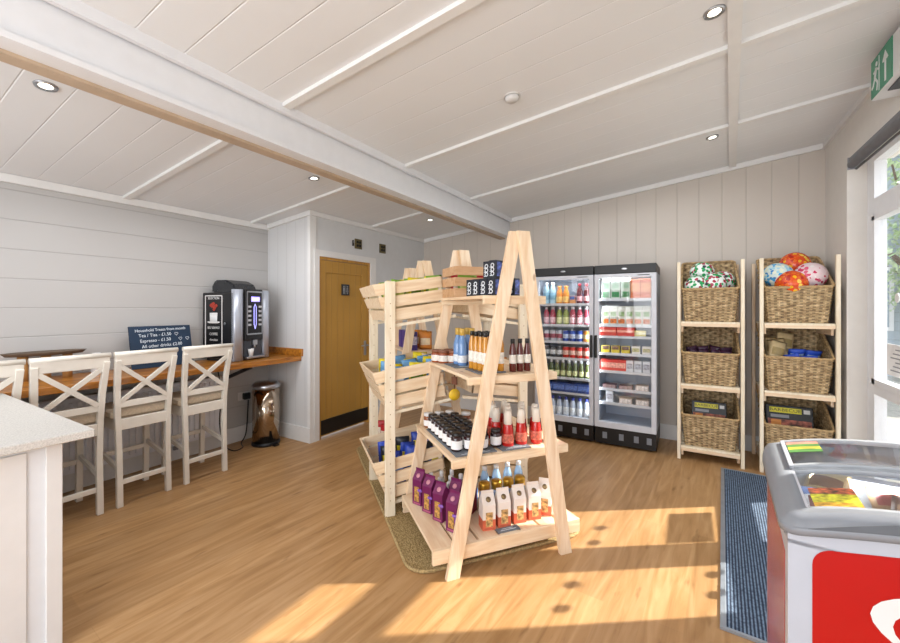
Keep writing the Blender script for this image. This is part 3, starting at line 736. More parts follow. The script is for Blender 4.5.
# ---- jar and bottle kinds
def lathe_kind(key, name, cat, parts, seg=14):
    P = []
    for pn, prof, m, capd in parts:
        b = MB(); b.lathe(prof, seg, cap=capd); P.append((pn, b.mesh(pn, m)))
    kind(key, name, cat, P)
def gm(name, c, rough=.12, var=.03): return mat(name, c, rough, 0, var=var, coat=.4)
lathe_kind('dark_jar', 'jam_jar', 'jar', [('body', [(0, 0), (.030, 0), (.033, .006), (.033, .07), (.026, .084), (0, .084)], gm('dark_jam', '#2a0f14'), False),
    ('label', [(.0335, .012), (.0338, .014), (.0338, .058), (.0335, .06)], M_paper, False), ('lid', [(.029, .083), (.0295, .085), (.0295, .098), (.028, .1), (0, .1)], mat('dark_lid', '#1c1718', .35), False)])
lathe_kind('white_lid_jar', 'chutney_jar', 'jar', [('body', [(0, 0), (.030, 0), (.033, .006), (.033, .068), (.028, .08), (0, .08)], gm('amber_jam', '#8a4a22'), False),
    ('label', [(.0335, .014), (.0338, .016), (.0338, .05), (.0335, .052)], M_paper, False), ('lid', [(.032, .079), (.033, .081), (.033, .094), (.031, .097), (0, .097)], M_white, False)])
lathe_kind('brown_jar', 'honey_jar', 'jar', [('body', [(0, 0), (.034, 0), (.037, .006), (.037, .06), (.031, .072), (0, .072)], gm('brown_jam', '#9a5232'), False),
    ('label', [(.0375, .012), (.038, .014), (.038, .05), (.0375, .052)], mat('pale_label', '#e8e2da', .5, var=.08, scale=60), False), ('lid', [(.034, .072), (.035, .073), (.035, .086), (.033, .088), (0, .088)], mat('brown_lid', '#8b5a44', .4), False)])
def bottle_prof(r, hb, rn, h): return [(0, 0), (r*.92, 0), (r, .008), (r, hb), (r*.85, hb+.02), (rn, hb+.055), (rn, h), (0, h)]
def bottle(key, name, c, r=.028, hb=.13, rn=.012, h=.22, capc='#222222', labc='#eeeeee', lz=(.03, .11), caph=.025, lid='cap'):
    lathe_kind(key, name, 'bottle', [('body', bottle_prof(r, hb, rn, h), gm(key+'_glass', c), False),
        ('label', [(r+.0004, lz[0]), (r+.0008, lz[0]+.001), (r+.0008, lz[1]), (r+.0004, lz[1]+.001)], mat(key+'_label', labc, .5, var=.12, scale=50), False),
        (lid, [(rn+.0015, h-caph), (rn+.003, h-caph+.001), (rn+.003, h+.004), (rn+.001, h+.006), (0, h+.006)], mat(key+'_cap', capc, .35), False)])
bottle('blue_bottle', 'spirit_bottle', '#6d93c6', .030, .13, .015, .235, '#c6a24a', '#dfe3ea', (.02, .065), .04)
bottle('amber_bottle', 'sauce_bottle', '#c98a2a', .021, .15, .010, .225, '#1a1a1c', '#e9e4da', (.045, .11), .022)
bottle('brown_bottle', 'sauce_bottle', '#5a1c18', .021, .12, .010, .19, '#1a1a1c', '#e6e2d9', (.05, .10), .022)
bottle('red_bottle', 'tomato_sauce_bottle', '#b8201c', .030, .105, .017, .205, '#e6e2dc', '#d8cfc0', (.02, .07), .02)
bottle('clear_bottle', 'mini_bottle', '#b9bcc2', .022, .10, .011, .17, '#e3e3e6', '#c9ccd4', (.03, .08), .03)
bottle('teal_bottle', 'soft_drink_bottle', '#5fc0cf', .024, .11, .011, .18, '#e3e3e6', '#e6eef0', (.03, .08), .03)
# the red sauce bottles have a tall white conical cap
lathe_kind('red_sauce', 'tomato_sauce_bottle', 'bottle', [('body', [(0, 0), (.031, 0), (.035, .008), (.034, .06), (.030, .10), (.026, .125), (.022, .14), (0, .14)], gm('red_sauce_body', '#c0241e', .25), False),
    ('label', [(.0352, .025), (.0356, .027), (.0340, .075), (.0334, .077)], mat('sauce_label', '#cf6a56', .5, var=.25, scale=60), False),
    ('cap', [(.0225, .13), (.0245, .132), (.0235, .19), (.020, .20), (.018, .212), (0, .214)], mat('cap_cream', '#e4ddd0', .35), False)])

# gift cartons with a pitched handle top; local front faces -y
def carton(key, name, w, d, h, hp, mats, windows=True, bow=None):
    b = MB(); b.box(-w/2, w/2, -d/2, d/2, 0, h)
    # pitched top
    b.hexa([(-w/2, -d/2, h), (w/2, -d/2, h), (w/2, d/2, h), (-w/2, d/2, h), (-w/2, -.002, h+hp), (w/2, -.002, h+hp), (w/2, .002, h+hp), (-w/2, .002, h+hp)])
    b.box(-w/2, w/2, -.0015, .0015, h+hp-.001, h+hp+.018)
    if len(mats) > 4:
        b.mi = 1; b.box(-w/2-.0006, w/2+.0006, -d/2-.0006, d/2+.0006, 0, h*.42); b.mi = 0
    P = [('', b.mesh(name, mats[:1]+(mats[4:5] if len(mats) > 4 else [])))]
    b = MB(); b.box(-w*.27, w*.27, -d/2-.0016, -d/2-.0008, h*.14, h*.72); P.append(('window', b.mesh('window', mats[1])))
    b = MB(); 
    k = MB(); k.lathe([(0, 0), (w*.2, 0), (w*.2, .001), (0, .001)], 14, facing((0, -d/4-.003, h+hp*.5), (1, 0, 0), (0, d/2, hp)))
    P.append(('emblem', k.mesh('emblem', mats[2])))
    b.box(-w*.4, w*.4, -d/2-.0012, -d/2-.0008, h*.03, h*.10); P.append(('caption', b.mesh('caption', mats[3])))
    if bow:
        q = MB(); q.sphere((w*.3, -d/2-.006, h*.62), .012, 8, 6, (1, .5, .8)); q.sphere((w*.5, -d/2-.004, h*.62), .012, 8, 6, (1, .5, .8)); q.box(w*.36, w*.42, -d/2-.004, -d/2-.001, h*.4, h*.62); P.append(('ribbon', q.mesh('ribbon', bow)))
    kind(key, name, 'carton', P)
carton('purple_carton', 'gift_carton', .075, .075, .165, .045, [mat('plum_card', '#6b1250', .5, var=.05), mat('gold_window', '#b58a4a', .4, var=.35, scale=70), mat('pink_emblem', '#c98a9a', .5), mat('pink_caption', '#a85578', .5)], bow=mat('lilac_ribbon', '#8a5ab8', .3))
carton('white_carton', 'biscuit_carton', .078, .075, .145, .055, [mat('white_card', '#ece4dc', .5, var=.02), mat('biscuit_window', '#c9a26a', .4, var=.35, scale=60), mat('brown_emblem', '#7d6a48', .5, var=.3, scale=90), mat('grey_caption', '#c7654a', .5), mat('orange_card', '#d86a4a', .5, var=.12)])
carton('red_carton', 'gift_carton', .075, .075, .165, .045, [mat('crimson_card', '#9c1b2c', .5), mat('green_window', '#7d7a40', .4, var=.4, scale=70), mat('cream_emblem', '#d8c7a0', .5), mat('pink_caption', '#a85578', .5)])

FR = A38-PI/2+PI                           # items whose front (-y) faces the near end of the stand (-U)
def fr(extra=0): return math.atan2(U.y, U.x)-PI/2+extra   # local -y -> -U
SUF = 'of the A-frame display'
# bottom shelf: plum cartons
Z = .156
for i, (u, v) in enumerate([(.16, .27), (.30, .305), (.42, .335), (.54, .365)]):
    put('purple_carton', L(u+.03, v, Z), fr(-1.0), 'plum gift carton with gold window, %s along the bottom shelf edge' % ORD[i], 'plum gift cartons on the bottom shelf')
for i, (u, v) in enumerate([(.34, .20), ]):
    put('purple_carton', L(u, v, Z), fr(-.9), 'plum gift carton with lilac ribbon standing alone behind the front plum row')
put('red_carton', L(.36, .105, Z), fr(-.9), 'crimson gift carton half hidden behind the tall front post, bottom shelf')
for i, (u, v) in enumerate([(.10, .083), (.10, -.018), (.105, -.127), (.105, -.232), (.12, -.335)]):
    put('white_carton', L(u+.045, v, Z), fr(-.12 if i < 4 else -.7), 'white and orange biscuit carton, %s from the tall front post' % ORD[i], 'white biscuit cartons on the bottom shelf')
n = 0
for i in range(3):
    for j in range(3):
        put('clear_bottle', L(.42+.09*i, .22-.075*j+.03*i, Z), 0, 'clear miniature bottle behind the plum cartons, %s row, %s across' % (ORD[i], ORD[j]), 'clear miniature bottles on the bottom shelf')
lathe_kind('gold_jar', 'gold_lid_jar', 'jar', [('body', [(0, 0), (.030, 0), (.034, .01), (.034, .13), (.03, .15), (0, .15)], gm('pale_jar', '#8fa9cc'), False),
    ('lid', [(.033, .148), (.035, .15), (.035, .19), (.03, .20), (0, .202)], M_gold, False)])
lathe_kind('water_bottle_small', 'water_bottle', 'bottle', [('body', bottle_prof(.03, .17, .014, .24), gm('water_blue', '#9fc3e6'), False), ('label', [(.0304, .05), (.0308, .051), (.0308, .12), (.0304, .121)], mat('water_label', '#3f7fc8', .4, var=.2, scale=60), False),
    ('cap', [(.015, .225), (.016, .225), (.016, .25), (0, .252)], M_white, False)])
for i in range(4):
    put('gold_jar', L(.29, .03-.085*i, Z), 0, 'gold-lidded jar behind the biscuit cartons, %s from the front post' % ORD[i], 'gold-lidded jars on the bottom shelf')
for i in range(5):
    put('water_bottle_small', L(.40, .06-.085*i, Z), 0, 'blue labelled water bottle behind the gold-lidded jars, %s from the front post' % ORD[i], 'blue water bottles on the bottom shelf')
M_slate = mat('slate', '#6d747c', .7, var=.08, scale=30)
def slate(u0, u1, v0, v1, z, lab):
    t = thing('slate_tag', lab, 'slate', L((u0+u1)/2, (v0+v1)/2, z), A38)
    b = MB(); a, c = (u1-u0)/2, (v1-v0)/2; b.box(-a, a, -c, c, 0, .006, bev=.001); b.build('plate', M_slate, t)
    b = MB(); b.box(-a+.012, -a+.016, -c*.7, c*.7, .006, .0066); b.box(-a+.026, -a+.029, -c*.5, c*.5, .006, .0066); b.build('chalk_lines', mat('chalk', '#dfe8f0', .8), t)
slate(.055, .12-.02, -.09, .055, Z, 'small grey slate price plate lying in front of the biscuit cartons')
# second shelf: dark jars on slates
Z = .6265
slate(.06, .60, .06, .315, Z, 'long dark slate board under the rows of jam jars'); 
slate(.05, .19, -.16, .03, Z, 'square grey slate plate under the single jam jar')
Zj = Z+.0065
for i in range(7):
    for j in range(3):
        put('dark_jar', L(.15+.072*i-.012*j, .275-.075*j, Zj), 0, 'dark jam jar with white label, %s from the camera, %s row in' % (ORD[i], ORD[j]), 'dark jam jars in rows on the slate board')
for i, (u, v) in enumerate([(.66, .28), (.66, .20), (.66, .12), (.585+.0, .03)]):
    put('white_lid_jar', L(u, v, Z), 0, 'white-lidded chutney jar at the rack end of the jam shelf, %s in' % ORD[i], 'white-lidded chutney jars on the jam shelf')
put('dark_jar', L(.14, .028, Zj), 0, 'dark jam jar standing alone just beside the tall front post')
put('dark_jar', L(.17, .10, Zj), 0, 'dark jam jar peeking out behind the tall front post', None)
ri = 0
for i, (u, v) in enumerate([(.125, -.045), (.125, -.135), (.115, -.235), (.12, -.33), (.20, -.005), (.205, -.09), (.20, -.185), (.20, -.28), (.29, -.03), (.285, -.13), (.28, -.23), (.36, -.05), (.36, -.15)]):
    row, cidx = (0, i) if i < 4 else ((1, i-4) if i < 8 else ((2, i-8) if i < 11 else (3, i-11)))
    put('red_sauce', L(u, v, Z), 0, 'red sauce bottle with cream cap, %s across in the %s row back' % (ORD[cidx], ORD[row]), 'red sauce bottles on the jam shelf')
# third shelf
Z = 1.0695
slate(.10, .30, -.02, .16, Z, 'grey slate plate under the amber sauce bottles on the third shelf')
slate(.36, .56, .02, .20, Z, 'grey slate plate under the blue gold-capped bottles')
for i, (u, v) in enumerate([(.60, .16), (.66, .19), (.56, .10), (.66, .10)]):
    put('brown_jar', L(u+.03, v+.02, Z), 0, 'squat brown honey jar beside the blue gold-capped bottles, %s of the cluster' % ORD[i], 'squat brown honey jars on the third shelf')
for i in range(4):
    put('blue_bottle', L(.50-.075*(i//2), .125-.070*(i % 2)+.0, Z+.0065), 0, 'blue bottle with gold cap, %s column, %s in from the edge' % (ORD[i//2], ORD[i % 2]), 'blue gold-capped bottles on the third shelf')
for i in range(4):
    for j in range(3):
        put('amber_bottle', L(.29-.052*i, .115-.050*j-.005*i, Z+.0065), 0, 'amber sauce bottle with black cap, %s towards the camera, %s row in' % (ORD[i], ORD[j]), 'amber sauce bottles on the third shelf')
for i in range(3):
    put('brown_bottle', L(.12, -.075-.05*i, Z), 0, 'dark brown sauce bottle beside the front post, %s from it' % ORD[i], 'dark sauce bottles on the third shelf')
# top shelf: dark printed boxes
def tin_box():
    b = MB(); b.box(-.028, .028, -.028, .028, 0, .105, bev=.002); P = [('', b.mesh('tea_box', mat('navy_box', '#171b26', .35)))]
    b = MB(); b.box(.0285, .029, -.022, .024, .01, .095); P.append(('blue_side', b.mesh('blue_side', mat('blue_print', '#5468b4', .4, var=.5, scale=40))))
    b = MB()
    for z in (.02, .045, .07): b.lathe([(.008, 0), (.014, 0), (.014, .0006), (.008, .0006)], 12, facing((0, -.029, z+.005), (1, 0, 0), (0, 0, 1)), cap=False); b.box(-.02, .004, -.0292, -.0286, z-.008, z-.003)
    P.append(('print', b.mesh('print', mat('white_print', '#dfe3e8', .4))))
    kind('tea_box', 'tea_box', 'box', P)
tin_box(); Z = 1.523
sp = [(.10, .045), (.10, -.02), (.17, .062), (.17, -.005), (.24, .08), (.24, .01), (.31, .09), (.10, -.085)]
for i, (u, v) in enumerate(sp):
    put('tea_box', L(u+.03, v, Z), fr(-1.15), 'navy printed box in the top shelf bottom layer, %s from the front' % ORD[i], 'navy printed boxes on the top shelf')
for i, (u, v) in enumerate([(.12, .025), (.12, -.04), (.19, .03)]):
    put('tea_box', L(u+.03, v, Z+.106), fr(-1.15), 'navy printed box stacked in the upper layer, %s from the front' % ORD[i], 'navy printed boxes on the top shelf')
# hanging tag
t = thing('price_tag', 'round yellow price tag hanging on a brown ribbon below the third shelf', 'tag', L(.55, .13, .86))
b = MB(); b.lathe([(0, -.004), (.04, -.004), (.04, .004), (0, .004)], 18, facing((0, 0, 0), U.cross(V3((0, 0, 1))), (0, 0, 1))); b.build('disc', mat('yellow_card', '#e0b82a', .5, var=.1), t)
b = MB(); b.cyl((0, 0, .035), (0, 0, .165), .004); b.box(-.02, .02, -.006, .006, .07, .12); b.build('ribbon', mat('brown_ribbon', '#6a3c22', .6), t)
# purple cartons & pink bag in the racks
box_kind('purple_box', 'chocolate_box', 'box', .11, .06, .17, '#3a2a80', '#c9c3e0')
for i, (u, v, z) in enumerate([(1.95, .17, 1.10), (1.82, .18, 1.10), (1.69, .19, 1.10), (1.56, .20, 1.10), (1.0, -.12, 1.12), (1.12, -.12, 1.12)]):
    pass
t = thing('far_display_shelves', 'plain pine A-frame shelving at the oak door end of the display row', 'display shelf', O3, A38)
for u in (2.16,):
    for m in a_frame(None, u, .36, .36, .0, 1.875): m.build('post', M_pineV, t)
for z, v in ((.16, .40), (.62, .30), (1.06, .22), (1.45, .14)):
    b = MB(); n = 3; wd = 2*v/n
    for k in range(n): b.box(1.50, 2.20, -v+k*wd+.004, -v+(k+1)*wd-.004, z-.02, z, bev=.002)
    p = b.build('shelf', M_pine, t); b = MB(); b.box(1.485, 1.499, -v, v, z-.05, z); b.build('apron', M_crate, p)
for i in range(4):
    put('purple_box', L(1.60+.12*i, .13, 1.061), fr(PI/2), 'dark purple chocolate box on the far pine shelving, %s from the camera' % ORD[i], 'purple chocolate boxes on the far shelving')
for i in range(3):
    put('packet_orange', L(1.62+.15*i, 0, 1.061), 0, 'orange packet beside the purple boxes on the far shelving, %s back' % ORD[i], 'orange packets on the far shelving', rot=(0, 0, A38+1.2))
for i in range(4):
    put('packet_red', L(1.56+.14*i, .33, .161), 0, 'red packet low on the far pine shelving near the door, %s back' % ORD[i], 'red packets on the far shelving', rot=(0, 0, A38+.4*i))
# rug
b = MB(); u0, u1, v0, v1, r = .10, 2.25, -.60, .56, .12
pts = []
for (cu, cv, a0) in [(u1-r, v1-r, 0), (u0+r, v1-r, 90), (u0+r, v0+r, 180), (u1-r, v0+r, 270)]:
    for k in range(7): a = math.radians(a0+15*k); pts.append((cu+r*math.cos(a), cv+r*math.sin(a), 0.001))
b.poly(pts, .012); me_rug = mat('jute', '#9c8556', .9)
def jute():
    m = bpy.data.materials.new('jute_weave'); t, bs = nt(m); n, l = t.nodes, t.links
    tc = n.new('ShaderNodeTexCoord'); vo = n.new('ShaderNodeTexVoronoi'); vo.inputs['Scale'].default_value = 120; mp = n.new('ShaderNodeMapping'); mp.inputs['Scale'].default_value = (.6, 1, 1)
    l.new(tc.outputs['Object'], mp.inputs[0]); l.new(mp.outputs[0], vo.inputs['Vector'])
    r = n.new('ShaderNodeValToRGB'); r.color_ramp.elements[0].color = rgb('#c6ad7c'); r.color_ramp.elements[1].color = rgb('#8a7347'); r.color_ramp.elements[1].position = .7
    l.new(vo.outputs['Distance'], r.inputs[0]); l.new(r.outputs[0], bs.inputs['Base Color']); bs.inputs['Roughness'].default_value = .95
    bp = n.new('ShaderNodeBump'); bp.invert = True; bp.inputs['Distance'].default_value = .006; bp.inputs['Strength'].default_value = .8; l.new(vo.outputs['Distance'], bp.inputs['Height']); l.new(bp.outputs[0], bs.inputs['Normal'])
    return m
rug = thing('jute_rug', 'woven jute rug with rounded corners under the pine display', 'rug', O3, A38)
b.build('weave', jute(), rug)
b = MB(); ring = [V3((p[0], p[1], .009)) for p in pts]; ring.append(ring[0].copy()); b.tube(ring, .010, 6)
b.build('border', mat('jute_border', '#a89063', .9, var=.2, scale=90, bump=.5), rug)

# ------------------------------------------------------------------ fridges
FY = 4.46; FB = 5.0
M_in = mat('fridge_liner', '#a3afbf', .4, var=.01)
def fridge(x0, x1, label, handle_x):
    t = thing('display_fridge', label, 'fridge', ((x0+x1)/2, FY, 0)); w = (x1-x0)/2-.003; D = FB-FY
    b = MB(); tk = .03
    b.box(-w, -w+tk, .05, D, .19, 1.81); b.box(w-tk, w, .05, D, .19, 1.81); b.box(-w+tk, w-tk, D-tk, D, .19, 1.81); b.box(-w+tk, w-tk, .05, D-tk, .19, .22); b.box(-w+tk, w-tk, .05, D-tk, 1.785, 1.81)
    b.build('cabinet', M_in, t)
    b = MB(); b.box(-w, w, 0, D, 1.81, 1.90, bev=.003); hd = b.build('header', M_black, t)
    b = MB(); M = Matrix.Diagonal((1, 1, .35, 1)); b.sphere((0, -.001, 0), .028, 16, 8, (1, .08, .35)); o = b.build('badge', M_steel, hd); o.location = (0, 0, 1.855)
    b = MB(); b.box(-w, w, .01, D, .02, .185, bev=.003); kb = b.build('kick_panel', M_black, t)
    b = MB(); 
    for x in (-w*.65, -w*.1, w*.38, w*.78): b.box(x-.022, x+.022, .006, .012, .075, .14)
    b.build('switches', mat('switch_grey', '#7d828a', .5), kb)
    b = MB()
    for x in (-w+.05, w-.05):
        for y in (.08, D-.08): b.cyl((x, y, 0), (x, y, .022), .02)
    b.build('foot', M_dark, t)
    b = MB(); fw = .045
    b.box(-w, -w+fw, 0, .045, .19, 1.805, bev=.002); b.box(w-fw, w, 0, .045, .19, 1.805, bev=.002); b.box(-w+fw, w-fw, 0, .045, .19, .25); b.box(-w+fw, w-fw, 0, .045, 1.765, 1.805)
    dr = b.build('door', M_alu, t)
    b = MB(); b.box(-w+fw, w-fw, .012, .016, .25, 1.765); b.build('glass', M_glass, dr)
    b = MB(); b.box(handle_x-.012, handle_x+.012, -.03, 0, .92, 1.16, bev=.005); b.build('handle', M_black, dr)
    b = MB(); b.box(w-.17, w-.06, -.001, 0, 1.782, 1.79); b.build('nameplate', M_black, dr)
    b = MB()
    b.box(-w+tk, -w+tk+.006, .08, .09, .25, 1.75); b.box(w-tk-.006, w-tk, .08, .09, .25, 1.75); b.build('shelf_rail', M_grey, t)
    return t
def shelf(t, zs, w):
    for z in zs:
        b = MB(); b.box(-w+.03, w-.03, .08, FB-FY-.04, z-.008, z, bev=.001); b.box(-w+.03, w-.03, .07, .08, z-.02, z+.008)
        b.build('shelf', mat('wire_shelf_white', '#c7ccd2', .4), t)
F1 = (-1.54, -.887); F2 = (-.882, -.286)
f1 = fridge(*F1, 'glass door fridge full of cans and drink bottles behind the display', .305)
f2 = fridge(*F2, 'glass door fridge with milk cartons and packed food beside the basket racks', -.278)
Z1 = [1.495, 1.26, 1.07, .885, .665, .50, .26]; Z2 = [1.545, 1.27, 1.15, .967, .778, .589, .44]
shelf(f1, Z1[:-1], .3235); shelf(f2, Z2, .295)
# fridge goods kinds
def can(key, c, c2):
    lathe_kind(key, 'drink_can', 'can', [('body', [(0, 0), (.026, 0), (.033, .01), (.033, .108), (.027, .118), (0, .118)], mat(key+'_body', c, .3, .3, var=.05), False),
        ('emblem', [(.0333, .035), (.0336, .036), (.0336, .08), (.0333, .081)], mat(key+'_band', c2, .4, var=.25, scale=50), False), ('lid', [(.027, .118), (.028, .121), (.026, .121), (.025, .118)], M_steel, False)])
can('silver_can', '#c9cbd2', '#a04a5e'); can('blue_can', '#2d4fa8', '#b8c4e4'); can('orange_can', '#d98a3a', '#e8d0a0'); can('black_can', '#4a4e55', '#cfd3d8'); can('red_can', '#c02620', '#e2b6a8')
bottle('pink_drink', 'soft_drink_bottle', '#a83a52', .030, .115, .013, .19, '#dcd6da', '#e2b8c0', (.02, .08), .025)
bottle('green_drink', 'soft_drink_bottle', '#8a9a4a', .030, .115, .013, .19, '#dcd6da', '#d2d79a', (.02, .08), .025)
bottle('juice_bottle', 'juice_bottle', '#e08a2c', .032, .11, .016, .19, '#e08a2c', '#f0c070', (.02, .08), .02)
bottle('cola_bottle', 'cola_bottle', '#5a1a24', .030, .13, .013, .21, '#b02030', '#d9a0a4', (.03, .08), .02)
bottle('water_tall', 'water_bottle', '#a8cfe0', .032, .15, .014, .23, '#e3eaf0', '#7fb2cc', (.05, .12), .02)
bottle('wine_green', 'wine_bottle', '#4f5f2c', .026, .11, .012, .18, '#d9dde0', '#c9cf9a', (.02, .07), .03)
bottle('sport_water', 'sports_water_bottle', '#b9c6d8', .031, .13, .014, .20, '#2f3f9a', '#e2e8f0', (.02, .10), .03)
# side-profiled cartons
def milk(key, c, c2, c3, w=.07, d=.07, h=.19, name='milk_carton'):
    b = MB(); b.box(-w/2, w/2, -d/2, d/2, 0, h*.78); b.hexa([(-w/2, -d/2, h*.78), (w/2, -d/2, h*.78), (w/2, d/2, h*.78), (-w/2, d/2, h*.78), (-w/2, -.003, h), (w/2, -.003, h), (w/2, .003, h), (-w/2, .003, h)])
    P = [('', b.mesh(name, mat(key+'_card', c, .4)))]
    b = MB(); b.box(-w*.42, w*.42, -d/2-.001, -d/2, h*.08, h*.32); P.append(('lower_print', b.mesh('lower_print', mat(key+'_low', c2, .5, var=.3, scale=60))))
    b = MB(); b.box(-w*.36, w*.36, -d/2-.001, -d/2, h*.46, h*.70); P.append(('upper_print', b.mesh('upper_print', mat(key+'_up', c3, .5, var=.3, scale=60))))
    kind(key, name, 'carton', P)
milk('milk_big', '#bccabf', '#2a7a44', '#8fb39a', .088, .09, .24); milk('milk_small', '#c3c6bd', '#c06a30', '#7f9f6a', .076, .08, .20, 'juice_carton')
box_kind('orange_carton', 'juice_carton', 'carton', .095, .09, .205, '#c45f2c', '#d99a6a', (.35, .8))
box_kind('red_box', 'red_food_box', 'box', .17, .12, .095, '#c8281e', '#e8a08c', (.45, .7))
box_kind('butter_box', 'butter_pack', 'box', .12, .08, .065, '#d9cf7a', '#e6e0a8')
box_kind('yellow_tub', 'yogurt_tub', 'tub', .08, .08, .08, '#c9b42a', '#6a4a3a', (.5, .95))
box_kind('white_tub', 'cheese_pack', 'pack', .08, .07, .085, '#dedbd4', '#b5b07e')
box_kind('red_pack', 'red_meat_pack', 'pack', .09, .09, .12, '#c8372c', '#e69a8c')
box_kind('clear_pack', 'white_food_pack', 'pack', .07, .08, .12, '#d2d6dc', '#a8acb8')
box_kind('dark_pack', 'dark_meat_tray', 'pack', .13, .10, .045, '#5a3a3e', '#a08a8a', (.2, .9))
box_kind('pale_pack', 'sliced_meat_pack', 'pack', .12, .10, .06, '#b9a89c', '#d9d4d0', (.2, .9))
box_kind('blue_pack', 'blue_multipack', 'pack', .14, .12, .10, '#1f3f86', '#5a7ac0', (.3, .8))
box_kind('snack_tin', 'snack_tin', 'tin', .065, .06, .09, '#c98a52', '#3f5fa8', (.55, .95))
def stock(F, z, items, where, frm, row_y=None, gap=.0):
    n = len(items); x0, x1 = F[0]+.075, F[1]-.075; cx = .5*(F[0]+F[1])
    for i, (k, dx, lab) in enumerate(items):
        put(k, (dx, (row_y or FY+.13), z+.0005), 0, '%s, %s %s, %s' % (lab, ORD[i], frm, where), 'goods '+where, scale=(1.12, 1.1, 1.05) if ('bottle' in lab or 'can' in lab.split()) else None)
def even(F, keys, labs, pad=.085):
    x0, x1 = F[0]+pad, F[1]-pad; n = len(keys)
    return [(k, x0+(x1-x0)*(i/(n-1)), labs[i]) for i, k in enumerate(keys)]
W1 = ['on the top drinks fridge shelf', 'on the second drinks fridge shelf', 'on the third drinks fridge shelf', 'on the fourth drinks fridge shelf', 'on the fifth drinks fridge shelf', 'on the sixth drinks fridge shelf', 'on the drinks fridge floor']
W2 = ['on the top food fridge shelf', 'on the second food fridge shelf', 'on the third food fridge shelf', 'on the fourth food fridge shelf', 'on the fifth food fridge shelf', 'on the sixth food fridge shelf', 'on the lowest food fridge shelf']
F_ = 'across'
NM = {'water_tall': 'clear blue water bottle', 'juice_bottle': 'orange juice bottle', 'cola_bottle': 'dark red cola bottle', 'snack_tin': 'tan and blue tin', 'pink_drink': 'pink drink bottle', 'green_drink': 'green drink bottle',
      'silver_can': 'silver drink can', 'blue_can': 'blue drink can', 'orange_can': 'orange drink can', 'black_can': 'black and silver can', 'red_can': 'red drink can', 'wine_green': 'green bottle with white neck', 'blue_pack': 'navy blue multipack',
      'sport_water': 'clear water bottle with blue cap', 'milk_big': 'tall white and green milk carton', 'orange_carton': 'orange juice carton', 'milk_small': 'white carton with orange print', 'red_box': 'red food box', 'butter_box': 'pale yellow butter pack',
      'yellow_tub': 'yellow and brown tub', 'white_tub': 'white cheese pack', 'red_pack': 'red meat pack', 'clear_pack': 'white food pack', 'dark_pack': 'dark meat tray', 'pale_pack': 'pale sliced meat pack'}
for z, w, ks, pad in [(Z1[0], 0, ['water_tall', 'water_tall', 'juice_bottle', 'juice_bottle', 'snack_tin', 'cola_bottle', 'cola_bottle'], .10), (Z1[1], 1, ['pink_drink', 'pink_drink', 'green_drink', 'green_drink', 'pink_drink', 'pink_drink', 'pink_drink'], .10),
                      (Z1[2], 2, ['silver_can']*3+['blue_can']*3+['orange_can'], .10), (Z1[3], 3, ['black_can']*3+['red_can']*4, .10), (Z1[4], 4, ['wine_green']*8, .09), (Z1[5], 5, ['blue_pack']*4, .12), (.222, 6, ['sport_water']*7, .10)]:
    stock(F1, z, even(F1, ks, [NM[k] for k in ks], pad), W1[w], F_)
for z, w, ks, pad in [(Z2[0], 0, ['milk_big']*3+['orange_carton']*2, .105), (Z2[1]+.0, 1, ['milk_small']*6, .10), (Z2[2]-.0, 2, ['red_box', 'red_box', 'butter_box'], .14), (Z2[3], 3, ['yellow_tub']*3+['white_tub']*2, .10),
                      (Z2[4], 4, ['red_pack']*3+['clear_pack']*3, .10), (Z2[5], 5, ['dark_pack', 'dark_pack', 'pale_pack'], .14), (Z2[6], 6, ['clear_pack', 'pale_pack', 'pale_pack'], .14)]:
    if w == 2: ks2 = even(F2, ks, [NM[k] for k in ks], pad); ks2 = [(k, [F2[0]+.125, F2[0]+.30, F2[0]+.43, F2[0]+.43][i], l_) for i, (k, x, l_) in enumerate(ks2)]
    else: ks2 = even(F2, ks, [NM[k] for k in ks], pad)
    stock(F2, z, ks2, W2[w], F_, gap=0)

# ------------------------------------------------------------------ basket racks
M_wick = None
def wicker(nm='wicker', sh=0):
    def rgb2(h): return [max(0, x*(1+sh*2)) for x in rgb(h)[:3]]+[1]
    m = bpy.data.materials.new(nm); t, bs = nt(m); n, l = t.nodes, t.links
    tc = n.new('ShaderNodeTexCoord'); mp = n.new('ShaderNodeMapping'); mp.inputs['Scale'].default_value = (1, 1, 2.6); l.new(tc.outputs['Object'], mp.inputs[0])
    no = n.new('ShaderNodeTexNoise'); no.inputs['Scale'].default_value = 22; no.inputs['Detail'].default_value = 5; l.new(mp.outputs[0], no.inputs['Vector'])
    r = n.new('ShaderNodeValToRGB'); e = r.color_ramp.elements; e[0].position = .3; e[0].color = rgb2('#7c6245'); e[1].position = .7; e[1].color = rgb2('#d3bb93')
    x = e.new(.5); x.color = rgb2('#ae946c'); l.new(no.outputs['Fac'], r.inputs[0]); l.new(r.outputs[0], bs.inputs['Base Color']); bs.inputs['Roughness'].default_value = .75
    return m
M_wick = wicker()
